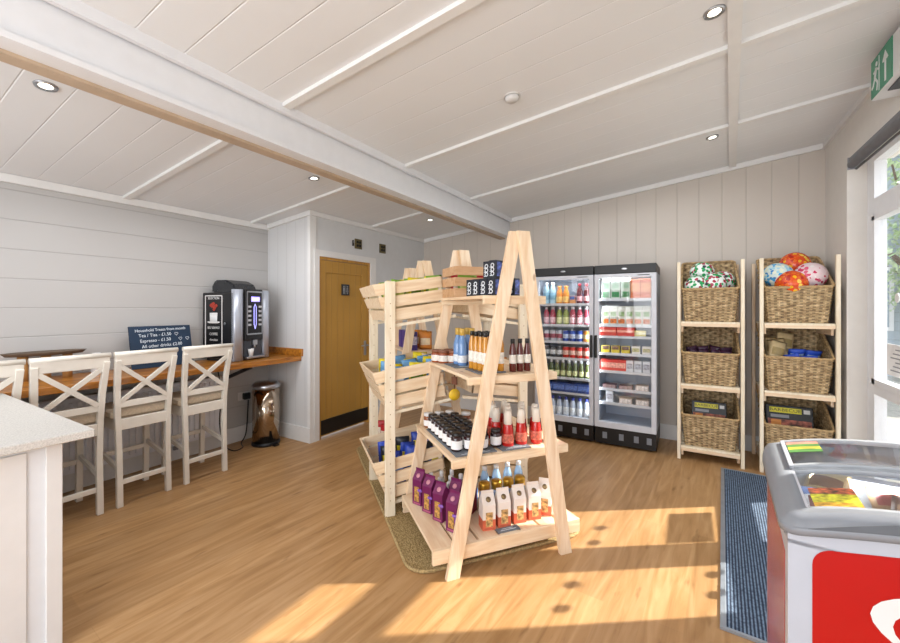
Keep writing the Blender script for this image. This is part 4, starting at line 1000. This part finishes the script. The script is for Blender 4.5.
def basket_parts(wt=.455, dt=.50, hf=.305, hb=.60, wb=.40, db=.42):
    """local: x across, y depth (front at 0), z up. front low, rear high."""
    def h(s):                       # rim height at perimeter position by y fraction
        return hf+(hb-hf)*(s**1.0)
    def ring(f):                    # f: 0 bottom..1 rim; perimeter points CCW
        w = wb+(wt-wb)*f; d = db+(dt-db)*f; y0 = .03*(1-f)
        per = []
        def seg(p, q, n):
            for k in range(n): per.append((p[0]+(q[0]-p[0])*k/n, p[1]+(q[1]-p[1])*k/n))
        r = .04
        a = (-w/2, y0); b_ = (w/2, y0); c = (w/2, y0+d); d_ = (-w/2, y0+d)
        n1, n2 = 40, 44
        seg(a, b_, n1); seg(b_, c, n2); seg(c, d_, n1); seg(d_, a, n2)
        # round corners by smoothing
        P = [V3((x, y, 0)) for x, y in per]
        for _ in range(6): P = [(P[i-1]+P[i]*2+P[(i+1) % len(P)])/4 for i in range(len(P))]
        return P
    b = MB(); rows = 24; sub = 2; R = []
    N = rows*sub
    for j in range(N+1):
        f = j/N; P = ring(f); pts = []
        cx = V3((0, .03+.25, 0)); row = j//sub
        for i, p in enumerate(P):
            s = min(1, max(0, p.y/dt)); z = h(s)*f
            nrm = V3((p.x/(wt/2), (p.y-dt/2)/(dt/2), 0)); 
            nrm = V3((nrm.x if abs(nrm.x) > abs(nrm.y) else 0, nrm.y if abs(nrm.y) >= abs(nrm.x) else 0, 0)).normalized()
            amp = .006*math.sin(PI*i/4.0+PI*row)*(1 if j % sub else -.2) + (.003 if j % sub else -.002)
            pts.append(b.bm.verts.new(V3((p.x, p.y, z))+nrm*amp))
        R.append(pts)
    n = len(R[0])
    for j, (a, c) in enumerate(zip(R, R[1:])):
        row = j//sub
        for k in range(n):
            f = b.bm.faces.new((a[k], a[(k+1) % n], c[(k+1) % n], c[k])); f.smooth = True
            over = math.sin(PI*(k+.5)/4.0+PI*row) > -.5
            f.material_index = (1 if random.random() < .3 else 0) if over else 2  # under-passing faces take the darker copy: weave shade put into the colour
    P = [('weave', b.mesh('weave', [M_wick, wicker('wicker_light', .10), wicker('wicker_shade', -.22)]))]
    b = MB(); pts = ring(1); rp = []
    for p in pts: rp.append(V3((p.x, p.y, h(min(1, max(0, p.y/dt)))+.004)))
    rp.append(rp[0].copy()); rp.append(rp[1].copy())
    b.tube(rp, .011, 8); P.append(('rim', b.mesh('rim', mat('wicker_rim', '#b0946a', .75, var=.2, scale=50, bump=.5))))
    b = MB(); pb = ring(.02); b.poly([(p.x, p.y, .008) for p in pb[::4]]); P.append(('base', b.mesh('base', mat('wicker_dark', '#5e4a34', .8))))
    return P
kind('basket', 'wicker_basket', 'basket', basket_parts())
RKW = .50
def basket_rack(xc, label, who):
    t = thing('basket_rack', label, 'rack', (xc, 4.44, 0)); w = RKW/2
    for sx in (-1, 1):
        for y, hgt in ((0, 1.89), (.52, 1.89)):
            b = MB(); b.box(sx*w-.014, sx*w+.014, y, y+.036, 0, hgt, bev=.002); b.build('post', M_pineP if y == 0 else M_pineV, t)
    for z in (.13, .725, 1.32):
        b = MB()
        for y in (.0, .11, .22, .33, .44): b.box(-w+.019, w-.019, y+.002, y+.09, z-.018, z, bev=.001)
        s = b.build('shelf', M_pineP, t)
        b = MB(); b.box(-w+.019, w-.019, -.004, .014, z-.045, z-.018); b.build('edge_strip', M_pine, s)
        for sx in (-1, 1):
            b = MB(); x = sx*(w-.0275); b.box(x-.009, x+.009, .047, .518, z-.10, z-.02, bev=.001); b.build('side_rail', M_pineV, t)
    return t
RX = (.155, .79)
basket_rack(RX[0], 'slim pine rack with three wicker baskets beside the food fridge', 0)
basket_rack(RX[1], 'slim pine rack with three wicker baskets beside the window', 1)
for r, x in enumerate(RX):
    for z, lv in ((.1305, 'bottom'), (.7255, 'middle'), (1.3205, 'top')):
        o = put('basket', (x, 4.455, z), 0, 'wicker basket on the %s shelf of the rack beside the %s' % (lv, ['fridge', 'window'][r]), 'wicker baskets on the pine racks')
        if lv != 'top': o.scale = (1, 1, .96)
# balls
def patch_ball(name, cols, base, scale=4.5):
    m = bpy.data.materials.new(name); t, bs = nt(m); n, l = t.nodes, t.links
    tc = n.new('ShaderNodeTexCoord'); vo = n.new('ShaderNodeTexVoronoi'); vo.inputs['Scale'].default_value = scale*6; l.new(tc.outputs['Object'], vo.inputs['Vector'])
    r = n.new('ShaderNodeValToRGB'); r.color_ramp.interpolation = 'CONSTANT'; e = r.color_ramp.elements
    e[0].color = rgb(cols[0]); e[1].color = rgb(cols[1]); e[1].position = .35
    for i, c in enumerate(cols[2:]): x = e.new(.35+.6*(i+1)/len(cols)); x.color = rgb(c)
    sp = n.new('ShaderNodeSeparateColor'); l.new(vo.outputs['Color'], sp.inputs[0]); l.new(sp.outputs[0], r.inputs[0])
    kr = n.new('ShaderNodeMapRange'); kr.inputs[1].default_value = .55; kr.inputs[2].default_value = .60; l.new(vo.outputs['Distance'], kr.inputs[0])
    mx = n.new('ShaderNodeMix'); mx.data_type = 'RGBA'; l.new(kr.outputs[0], mx.inputs['Factor']); l.new(r.outputs[0], mx.inputs['A']); mx.inputs['B'].default_value = rgb(base)
    l.new(mx.outputs['Result'], bs.inputs['Base Color']); bs.inputs['Roughness'].default_value = .25
    return m
MBg = patch_ball('green_football', ['#1f9a55', '#e6eeea', '#3a4048', '#2aa868', '#e6eeea', '#a02c48'], '#e8efec', 6)
MBo = patch_ball('orange_ball', ['#e2541a', '#f0b81e', '#b82a16', '#f2c84a', '#e2681e'], '#d8481a', 6); MBb = patch_ball('sky_ball', ['#4aa6dc', '#dfe8c8', '#9fd0e4', '#3f86c8', '#e4e9d4'], '#cfe0dc', 6)
MBp = patch_ball('pink_ball', ['#c8305a', '#e6c9cf', '#e9dfe0', '#d45a78', '#e4cdd2'], '#e6d0d4', 6)
def ball(name, key, m, r=.108):
    if key not in KIND:
        b = MB(); b.sphere((0, 0, 0), r, 28, 18); me = b.mesh(name, m)
        v = MB(); v.cyl((0, 0, r-.001), (0, 0, r+.0015), .006, seg=8); kind(key, name, 'ball', [('', me), ('valve', v.mesh('valve', M_dark))])
ball('football', 'gball', MBg); ball('play_ball', 'oball', MBo, .118); ball('play_ball', 'bball', MBb, .118); ball('play_ball', 'pball', MBp, .118)
X = RX[0]
for i, (dx, y, z, lab) in enumerate([(-.10, 4.58, 1.66, 'white and green football at the fridge side of the top basket'), (.035, 4.57, 1.68, 'white and green football in the middle front of the top basket'), (.115, 4.70, 1.70, 'white and green football at the window side of the top basket'),
                                     (-.055, 4.72, 1.80, 'white and green football on top of the pile in the basket'), (.10, 4.60, 1.52, 'white and green football low under the others in the basket'), (-.08, 4.62, 1.47, 'white and green football at the bottom, fridge side of basket')]):
    put('gball', (X+dx, y, z), 0, lab, 'footballs in the basket beside the fridge', rot=(i*1.1, i*.7, i*2.0))
X = RX[1]
for k, dx, y, z, lab in [('bball', -.11, 4.64, 1.74, 'sky blue and cream ball in the top basket by the window'), ('oball', .035, 4.80, 1.845, 'orange and yellow ball topmost in the basket by the window'), ('pball', .11, 4.62, 1.73, 'pink and white ball in the top basket by the window'),
                        ('oball', -.03, 4.555, 1.66, 'orange and yellow ball at the front rim of the basket'), ('bball', .02, 4.74, 1.54, 'blue ball at the bottom of the basket by the window'), ('pball', -.10, 4.78, 1.56, 'pink ball under the blue one in the window basket')]:
    put(k, (X+dx, y, z), 0, lab, None, rot=(dx*9, y*3, z*5))
# middle baskets
kind('small_pack', 'sweet_packet', 'packet', [('', packet_mesh('#43243f', '#8a6a52', .10, .09, .05))])
n = 0
for j in range(3):
    for i in range(4):
        put('small_pack', (RX[0]-.14+.093*i, 4.54+.09*j, .93+.03*j), 0, 'dark plum sweet packet in the upper layer, %s across, %s row' % (ORD[i], ORD[j]), 'plum sweet packets in the middle basket', rot=(random.uniform(-.1, .5), random.uniform(-.3, .3), random.uniform(-.5, .5)))
        put('small_pack', (RX[0]-.14+.093*i, 4.56+.09*j, .84+.02*j), 0, 'dark plum sweet packet in the lower layer, %s across, %s row' % (ORD[i], ORD[j]), 'plum sweet packets in the middle basket', rot=(.6, -.1*(i-1), .15*(2-i)))
kind('cream_pack', 'crisp_packet', 'packet', [('', packet_mesh('#c9b48a', '#a08a5a', .13, .19, .06))])
kind('blue_small', 'sweet_packet', 'packet', [('', packet_mesh('#2a50c0', '#a8c4ec', .12, .10, .05))])
for i, (dx, y, z, r) in enumerate([(-.14, 4.55, .96, .3), (-.10, 4.62, .97, -.2), (-.06, 4.70, 1.03, .2), (-.13, 4.70, .98, 0)]):
    put('cream_pack', (RX[1]+dx, y, z+.02), 0, 'cream crisp packet leaning in the middle basket, %s back from the rim' % ORD[i], 'cream crisp packets in the middle basket', rot=(-.3, r, r))
for i, (dx, y, z) in enumerate([(-.0, 4.56, .96), (.10, 4.57, .95), (.02, 4.66, 1.0), (.12, 4.68, .99), (.0, 4.6, .86), (.12, 4.62, .86), (-.1, 4.6, .84)]):
    put('blue_small', (RX[1]+dx, y, z), 0, 'bright blue sweet packet in the middle basket, %s from the crisps' % ORD[i], 'blue sweet packets in the middle basket', rot=(.5, .1*i-.2, .3*(i-2)))
# disposable barbecues
def bbq(r, x, dy):
    t = thing('disposable_barbecue', 'black boxed disposable barbecue with yellow title, bottom basket by the %s' % ['fridge', 'window'][r], 'barbecue', (x, 4.56, .17)); t.rotation_euler = (math.radians(-16), 0, 0); t.scale = (1.25+.2*r, 1, 1.05+.1*r)
    b = MB(); b.box(-.115, .115, 0, .035, 0, .36, bev=.006); b.build('tray', M_dark, t)
    b = MB(); b.box(-.112, .112, -.003, 0, .005, .355, bev=.001); sl = b.build('sleeve', mat('sleeve_black', '#15161a', .35), t)
    b = MB(); b.box(-.095, .06, -.0045, -.003, .30, .34); b.build('title_strip', mat('title_yellow', '#d8cf2a', .4), sl)
    text('lettering', 'BARBECUE', .032, mat('sleeve_black', '#15161a', .35), sl, facing((-.018, -.005, .32), (1, 0, 0), (0, 0, 1)))
    b = MB(); b.box(.07, .10, -.0045, -.003, .305, .335); b.build('badge', M_white, sl)
    b = MB(); b.box(-.09, .0, -.0045, -.003, .262, .285); b.build('subtitle', M_grey, sl)
    b = MB(); b.box(-.105, .105, -.0045, -.003, .13, .25); b.build('food_photo', mat('grilled_food', '#8a4a3a', .5, var=.6, scale=35), sl)
    b = MB(); b.box(-.09, -.04, -.0052, -.0045, .20, .245); b.build('flame_badge', mat('food_orange', '#d98a3a', .5), sl)
bbq(0, RX[0]+.0, 0); bbq(1, RX[1]-.03, 0)

# ------------------------------------------------------------------ mat by the freezer
MT = thing('entrance_mat', 'dark blue ribbed entrance mat with silver edging beside the freezer', 'mat', (0, 0, 0))
ang = math.atan2(.236-.115, 4.344-2.19)
MT.location = (.115, 2.19, 0); MT.rotation_euler = (0, 0, -ang)
def mat_mat():
    m = bpy.data.materials.new('ribbed_blue'); t, bs = nt(m); n, l = t.nodes, t.links
    tc = n.new('ShaderNodeTexCoord'); wv = n.new('ShaderNodeTexWave'); wv.bands_direction = 'X'; wv.inputs['Scale'].default_value = 22; wv.inputs['Distortion'].default_value = 1.0; wv.inputs['Detail'].default_value = 2; wv.inputs['Detail Scale'].default_value = 12
    l.new(tc.outputs['Object'], wv.inputs['Vector'])
    no = n.new('ShaderNodeTexNoise'); no.inputs['Scale'].default_value = 70; l.new(tc.outputs['Object'], no.inputs['Vector'])
    mu = n.new('ShaderNodeMath'); mu.operation = 'MULTIPLY'; l.new(wv.outputs['Fac'], mu.inputs[0]); l.new(no.outputs['Fac'], mu.inputs[1])
    r = n.new('ShaderNodeValToRGB'); r.color_ramp.elements[0].position = .12; r.color_ramp.elements[0].color = rgb('#16243a'); r.color_ramp.elements[1].position = .5; r.color_ramp.elements[1].color = rgb('#71859b')
    l.new(mu.outputs[0], r.inputs[0]); l.new(r.outputs[0], bs.inputs['Base Color']); bs.inputs['Roughness'].default_value = .9
    return m
b = MB(); b.box(.025, .66, .0, 2.15, .001, .010); b.build('carpet', mat_mat(), MT)
b = MB(); b.box(0, .025, .0, 2.15, .001, .013, bev=.002); b.box(0, .66, 2.15, 2.165, .001, .013); b.box(0, .66, -.015, 0, .001, .013); b.build('edging', mat('edge_silver', '#9aa2ab', .4, .5), MT)

# ------------------------------------------------------------------ ice cream freezer
def freezer():
    t = thing('ice_cream_freezer', 'white and grey ice cream chest freezer with curved glass lids and red panel', 'freezer', (.207, 1.28, 0), math.radians(-4))
    Lx, Ly = .83, .68
    def top(x): return .922+.075*(max(0, math.sin(PI*min(1, max(0, x/Lx))))**.6)
    def skirt(x): return .896+.062*math.sin(PI*min(1, max(0, x/Lx)))
    Mw = mat('freezer_white', '#b4b9c4', .35, var=.01)
    b = MB(); tk = .05; zt = .86
    b.box(0, Lx, 0, tk, .06, zt+.02); b.box(0, Lx, Ly-tk, Ly, .06, zt); b.box(0, tk, tk, Ly-tk, .06, zt); b.box(Lx-tk, Lx, tk, Ly-tk, .06, zt); b.box(tk, Lx-tk, tk, Ly-tk, .06, .35)
    pr = None
    for k in range(13):
        x = Lx*k/12; z = skirt(x)+.003; xs = [b.bm.verts.new(q) for q in ((x, 0, zt+.01), (x, .012, zt+.01), (x, .012, z), (x, 0, z))]
        if pr:
            for i in range(4): b.bm.faces.new((pr[i], pr[(i+1) % 4], xs[(i+1) % 4], xs[i]))
        else: b.bm.faces.new(xs)
        pr = xs
    b.bm.faces.new(pr)
    b.build('body', Mw, t)
    b = MB()
    for x in (.06, Lx-.06):
        for y in (.06, Ly-.06): b.cyl((x, y-.012, .03), (x, y+.012, .03), .03, seg=14); b.box(x-.02, x+.02, y-.02, y+.02, .04, .062)
    b.build('caster', M_dark, t)
    # rim: swept strips front/back with arched top, thick
    NX = 16
    def strip(b, y0, y1, zlow, zhi0, zhi1, x0=-.012, x1=Lx+.012):
        pr = None
        for k in range(NX+1):
            x = x0+(x1-x0)*k/NX; xs = [b.bm.verts.new((x, y0, zlow(x))), b.bm.verts.new((x, y1, zlow(x))), b.bm.verts.new((x, y1, zhi1(x))), b.bm.verts.new((x, y0, zhi0(x)))]
            if pr:
                for i in range(4): f = b.bm.faces.new((pr[i], pr[(i+1) % 4], xs[(i+1) % 4], xs[i])); f.smooth = False
            else: b.bm.faces.new(xs[::-1])
            pr = xs
        b.bm.faces.new(pr)
    def rr(x0, x1, y0, y1, r, nc=6, ns=14):
        P = []
        for (cx, cy, a0, ex) in [(x1-r, y1-r, 0, (x0+r, y1)), (x0+r, y1-r, 90, (x0, y0+r)), (x0+r, y0+r, 180, (x1-r, y0)), (x1-r, y0+r, 270, (x1, y1-r))]:
            for k in range(nc+1): a = math.radians(a0+90*k/nc); P.append((cx+r*math.cos(a), cy+r*math.sin(a)))
            lx, ly = P[-1]
            for k in range(1, ns): P.append((lx+(ex[0]-lx)*k/ns, ly+(ex[1]-ly)*k/ns))
        return P
    def low(x, y): return skirt(x) + (.855-skirt(x))*min(1, max(0, y/Ly))*.9
    prof = [(1.0, 0, 'i'), (1.0, 0, 't'), (.55, -.002, 't'), (.28, -.010, 't'), (.10, -.028, 't'), (.02, -.050, 't'), (0, .014, 'l'), (0, 0, 'l'), (.12, 0, 'l')]
    inn = rr(.040, Lx-.040, .046, Ly-.040, .012); out = rr(-.016, Lx+.016, -.018, Ly+.016, .045)
    b = MB(); rings = []
    for f, dz, w in prof:
        ring = []
        for (ix, iy), (ox, oy) in zip(inn, out):
            x = ox+(ix-ox)*f; y = oy+(iy-oy)*f; lo = low(x, y); tp = top(min(Lx-.03, max(.03, x)))
            z = {'i': tp-.04, 't': max(tp+dz, lo+.018), 'l': lo+dz}[w]
            ring.append(b.bm.verts.new((x, y, z)))
        rings.append(ring)
    for a, c in zip(rings, rings[1:]):
        n = len(a)
        for k in range(n): fc = b.bm.faces.new((a[k], a[(k+1) % n], c[(k+1) % n], c[k])); fc.smooth = True
    rim = b.build('rim', M_greyfrz, t)
    b = MB(); strip(b, -.0195, -.0182, lambda x: skirt(x)+.018, lambda x: skirt(x)+.018+.038*min(1, max(.02, (x-.03)/.25)), lambda x: skirt(x)+.018+.038*min(1, max(.02, (x-.03)/.25)), .035, Lx-.035)
    b.build('recess_strip', mat('freezer_grey_dark', '#5f646b', .4), t)
    # glass lids
    def lid(y0, y1, dz, name):
        b = MB()
        strip(b, y0, y1, lambda x: top(x)-.012+dz, lambda x: top(x)-.008+dz, lambda x: top(x)-.008+dz, .036, Lx-.036)
        g = b.build(name, glass('lid_glass_'+str(int(y0*100)), (.95, .96, .97), .03 if y0 > .2 else .35), t)
        b = MB(); w = .018
        strip(b, y0, y0+w, lambda x: top(x)-.016+dz, lambda x: top(x)-.002+dz, lambda x: top(x)-.002+dz, .036, Lx-.036)
        strip(b, y1-w, y1, lambda x: top(x)-.016+dz, lambda x: top(x)-.002+dz, lambda x: top(x)-.002+dz, .036, Lx-.036)
        b.build('lid_frame', mat('lid_frame_grey', '#a9adb2', .35), g)
        for x in (.036, Lx-.046):
            b = MB(); strip(b, y0, y1, lambda q: top(q)-.016+dz, lambda q: top(q)-.002+dz, lambda q: top(q)-.002+dz, x, x+.010); b.build('lid_end', M_alu, g)
        return g
    lid(.046, .36, .0, 'front_lid'); lid(.35, Ly-.04, .012, 'rear_lid')
    # interior: liner, wire dividers
    b = MB(); b.box(tk, Lx-tk, tk, Ly-tk, .35, .36); b.box(tk, tk+.002, tk, Ly-tk, .36, .85); b.box(Lx-tk-.002, Lx-tk, tk, Ly-tk, .36, .85); b.box(tk, Lx-tk, tk, tk+.002, .36, .85); b.box(tk, Lx-tk, Ly-tk-.002, Ly-tk, .36, .85)
    b.build('liner', mat('freezer_liner', '#b4bbc2', .4), t)
    for x in (.22, .40, .58):
        b = MB(); b.cyl((x, tk, .80), (x, Ly-tk, .80), .006); 
        for k in range(10): b.cyl((x, tk+.03+k*.057, .36), (x, tk+.03+k*.057, .80), .0025, seg=6)
        b.build('wire_divider', mat('divider_white', '#d6d3c6', .4), t)
    # stickers on lids
    def sticker(x0, x1, y0, y1, dz, bands, name, nm):
        p = None
        o = bpy.data.objects.new(nm, None); COL.objects.link(o); o.parent = t
        for i, (a, c, mm) in enumerate(bands):
            b = MB(); strip(b, y0+(y1-y0)*a, y0+(y1-y0)*c, lambda q: top(q)-.0075+dz, lambda q: top(q)-.0065+dz, lambda q: top(q)-.0065+dz, x0, x1); b.build(name, mm, o)
    sticker(.05, .135, .50, .62, .012, [(0, .25, mat('st_green', '#5f9a4a', .4, var=.2)), (.25, .5, mat('st_yellow', '#e0d84a', .4, var=.2)), (.5, .75, mat('st_green', '#5f9a4a', .4)), (.75, 1, mat('st_salmon', '#d8907a', .4, var=.2))], 'print_band', 'lid_sticker')
    sticker(.06, .15, .075, .20, 0, [(0, .2, mat('st_orange', '#e0a02a', .4, var=.3, scale=60)), (.2, .65, mat('st_yellow2', '#e3d22e', .4, var=.3, scale=60)), (.65, 1, mat('st_red', '#c8603a', .4, var=.5, scale=60))], 'print_band', 'lid_sticker')
    # front red panel, rounded corner, with white double-line heart
    b = MB(); x0, x1, z0, z1, r = .045, Lx-.045, .10, .878, .045; pts = []
    for (cx, cz, a0) in [(x1-r, z1-r, 0), (x0+r, z1-r, 90), (x0+r, z0+r, 180), (x1-r, z0+r, 270)]:
        for k in range(9): a = math.radians(a0+11.25*k); pts.append((cx+r*math.cos(a), -.0015, cz+r*math.sin(a)))
        if a0 == 0: pts += [(x, -.0015, z1+.045*math.sin(PI*(x-x0-r)/(x1-x0-2*r))) for x in [x1-r-(x1-x0-2*r)*k/12 for k in range(1, 12)]]
    b.poly(pts, .0012, (0, 1, 0)); rp = b.build('front_sticker', mat('freezer_red', '#b00606', .3, var=.01), t)
    # heart outline ribbon
    cx, cz, sc, sz = Lx*.5, .722, .017, .0090
    def heart(s_, off=0):
        P = []
        for k in range(61):
            a = 2*PI*k/60; P.append((cx+s_*16*math.sin(a)**3, cz+s_/sc*sz*(13*math.cos(a)-5*math.cos(2*a)-2*math.cos(3*a)-math.cos(4*a))))
        return P
    A, B = heart(sc), [(x, z-.010) for x, z in heart(sc*.87)]
    b = MB(); va = [b.bm.verts.new((x, -.0025, z)) for x, z in A[:-1]]; vb = [b.bm.verts.new((x, -.0025, z)) for x, z in B[:-1]]
    for k in range(60):
        b.bm.faces.new((va[k], va[(k+1) % 60], vb[(k+1) % 60], vb[k]))
    b.build('heart_emblem', M_white, rp)
    b = MB(); b.box(-.0015, -.0005, .06, Ly-.04, .12, .82); b.build('side_sticker', mat('faded_red', '#b8504e', .2, var=.15, scale=4), t)
    return t
freezer()
# ice creams inside: local->world helper
FZ = Matrix.Translation((.207, 1.28, 0)) @ Matrix.Rotation(math.radians(-4), 4, 'Z')
cols = [('#c8a070', '#b04a4a'), ('#b9404e', '#e6d0d0'), ('#5a7ab8', '#e0e4ec'), ('#d9c08a', '#8a5a3a'), ('#8a5a44', '#d9b48a')]
for i, (a, c) in enumerate(cols): kind('ice_%d' % i, 'ice_cream_packet', 'packet', [('', packet_mesh(a, c, .11, .15, .045))])
NMI = ['tan and red', 'red and white', 'blue and white', 'cream and brown', 'brown and tan']
k = 0
for i, x in enumerate((.135, .31, .49, .67)):
    for j, y in enumerate((.14, .28, .42, .56)):
        c = (i*2+j) % 5
        p = FZ @ V3((x, y-.06, .80+.02*((i+j) % 2)))
        put('ice_%d' % c, p, 0, '%s ice cream packet, %s freezer compartment, %s from the front' % (NMI[c], ORD[i], ORD[j]), 'ice cream packets in the freezer', rot=(math.radians(-70), 0, math.radians(-4+15*((i+j) % 3-1))))
        c2 = (c+2) % 5; p = FZ @ V3((x, y-.06, .50))
for i, x in enumerate((.135, .31, .49, .67)):
    t2 = thing('ice_cream_box', 'cardboard ice cream box lying in the %s freezer compartment' % ORD[i], 'box', FZ @ V3((x, .34, .361)), math.radians(-4), 'ice cream boxes in the freezer')
    b = MB(); b.box(-.075, .075, -.25, .25, 0, .41, bev=.002); b.build('carton', mat('box_tan', '#b99a78', .6, var=.15), t2)
    b = MB(); b.box(-.06, .06, -.2, .2, .41, .4108); b.build('print', mat('box_red', '#a83a3a', .5, var=.4, scale=18), t2)

# ------------------------------------------------------------------ outside
b = MB(); b.box(XR+.27, 30, -15, 30, -.15, -.05); b.box(-20, XR+.27, YB+.1, 30, -.15, -.05)
struct(b.build('ground', mat('paving', '#a8a69c', .8, var=.1)))
def tree(x, y, h, r, seed, lab):
    rnd = random.Random(seed)
    t = thing('garden_tree', lab, 'tree', (x, y, -.05))
    b = MB(); b.cyl((0, 0, 0), (.05, 0, h*.5), .10, .06, 10)
    for k in range(6):
        a = k*1.05; b.cyl((.05, 0, h*.35+.1*k), (.05+r*.7*math.cos(a), r*.7*math.sin(a), h*.65+.08*k), .035, .012, 6)
    b.build('trunk', mat('bark', '#5b4a3a', .9), t)
    b = MB()
    for k in range(3600):
        while True:
            p = V3((rnd.uniform(-1, 1), rnd.uniform(-1, 1), rnd.uniform(-1, 1)))
            if .3 < p.length < 1: break
        c = V3((p.x*r, p.y*r, h*.68+p.z*h*.36)); s = rnd.uniform(.04, .075)
        a = V3((rnd.gauss(0, 1), rnd.gauss(0, 1), rnd.gauss(0, 1))).normalized(); q = a.orthogonal().normalized(); w = a.cross(q)
        f = b.bm.faces.new([b.bm.verts.new(c+d) for d in (q*s, w*s*.5, -q*s, -w*s*.5)])
        f.material_index = rnd.randint(0, 1)
    b.build('foliage', [mat('leaf_a', '#8fae7a', .6, var=.1), mat('leaf_b', '#b4c9a0', .6, var=.1)], t)
t = thing('backdrop_cabin', 'added pale grey cabin backdrop covering bright sky beyond the window', 'cabin', (0, 0, -.05))  # made-up cabin, added so its shaded side tones down the window view
b = MB(); b.box(1.5, 11, 12.5, 16, 0, 5.2); b.build('wall', planks('cabin_boards', '#9fb0bd', 'Z', .2, 0, .01), t)
b = MB(); b.hexa([(1.2, 12.1, 5.1), (11.3, 12.1, 5.1), (11.3, 16.3, 6.2), (1.2, 16.3, 6.2), (1.2, 12.1, 5.25), (11.3, 12.1, 5.25), (11.3, 16.3, 6.35), (1.2, 16.3, 6.35)]); b.build('roof', M_dark, t)
for x in (2.6, 4.9, 7.2):
    b = MB(); b.box(x, x+1.2, 12.44, 12.5, 1.0, 2.4); f = b.build('window', M_frame, t); b = MB(); b.box(x+.08, x+1.12, 12.42, 12.44, 1.08, 2.32); b.build('pane', mat('far_glass', '#7f95a6', .1), f)
tree(3.1, 9.4, 5.0, 1.9, 1, 'leafy green tree seen through the upper window pane')
tree(4.6, 12.5, 3.6, 1.6, 2, 'leafy tree standing further off beyond the window')

# ------------------------------------------------------------------ light
Wd = bpy.data.worlds.new('sky'); S.world = Wd; Wd.use_nodes = True; n, l = Wd.node_tree.nodes, Wd.node_tree.links
bg = n['Background']; sky = n.new('ShaderNodeTexSky'); sky.sky_type = 'PREETHAM' if hasattr(sky, 'turbidity') else 'NISHITA'
sky.turbidity = 4; sky.sun_direction = V3((.666, .470, .579))
mx = n.new('ShaderNodeMix'); mx.data_type = 'RGBA'; mx.inputs['Factor'].default_value = .7; l.new(sky.outputs[0], mx.inputs['A']); mx.inputs['B'].default_value = (.92, .96, 1.0, 1)
l.new(mx.outputs['Result'], bg.inputs[0]); bg.inputs[1].default_value = 2.0
sun = bpy.data.lights.new('sun', 'SUN'); sun.energy = 11; sun.angle = math.radians(.6); sun.color = (1, .95, .86)
so = bpy.data.objects.new('sun', sun); COL.objects.link(so); so.rotation_euler = V3((.666, .470, .579)).to_track_quat('Z', 'Y').to_euler()
def area(name, loc, rot, sx, sy, e, c=(1, 1, 1)):
    a = bpy.data.lights.new(name, 'AREA'); a.shape = 'RECTANGLE'; a.size = sx; a.size_y = sy; a.energy = e; a.color = c
    o = bpy.data.objects.new(name, a); COL.objects.link(o); o.location = loc; o.rotation_euler = rot; return o
# unseen fill areas added to brighten the room, no real fittings
area('room_fill', (-1.2, -1.7, 1.6), (math.radians(86), 0, math.radians(14)), 3.2, 1.6, 88, (.97, .98, 1))
area('ceiling_fill', (-3.1, 1.4, 2.36), (0, 0, 0), .5, 2.4, 22, (.97, .98, 1))
area('ceiling_fill', (-.6, 3.4, 2.7), (0, math.radians(-6), 0), 1.6, 2.2, 20, (.97, .98, 1))
for F in (F1, F2): area('fridge_lamp', ((F[0]+F[1])/2, FY+.10, 1.77), (math.radians(15), 0, 0), .45, .05, 1.6, (.92, .96, 1)) 
for F in (F1, F2): area('fridge_lamp', (F[1]-.045 if F is F1 else F[0]+.045, FY+.075, 1.0), (0, math.radians(90 if F is F1 else -90), 0), 1.4, .03, 3, (.92, .96, 1))
fl = area('freezer_fill', FZ @ V3((.41, .60, .86)), (math.radians(30), 0, 0), .6, .04, 3, (.95, .97, 1))  # fill light added inside the freezer to brighten its contents
S.view_settings.view_transform = 'Standard'; S.view_settings.look = 'None'; S.view_settings.exposure = 0; S.view_settings.gamma = 1
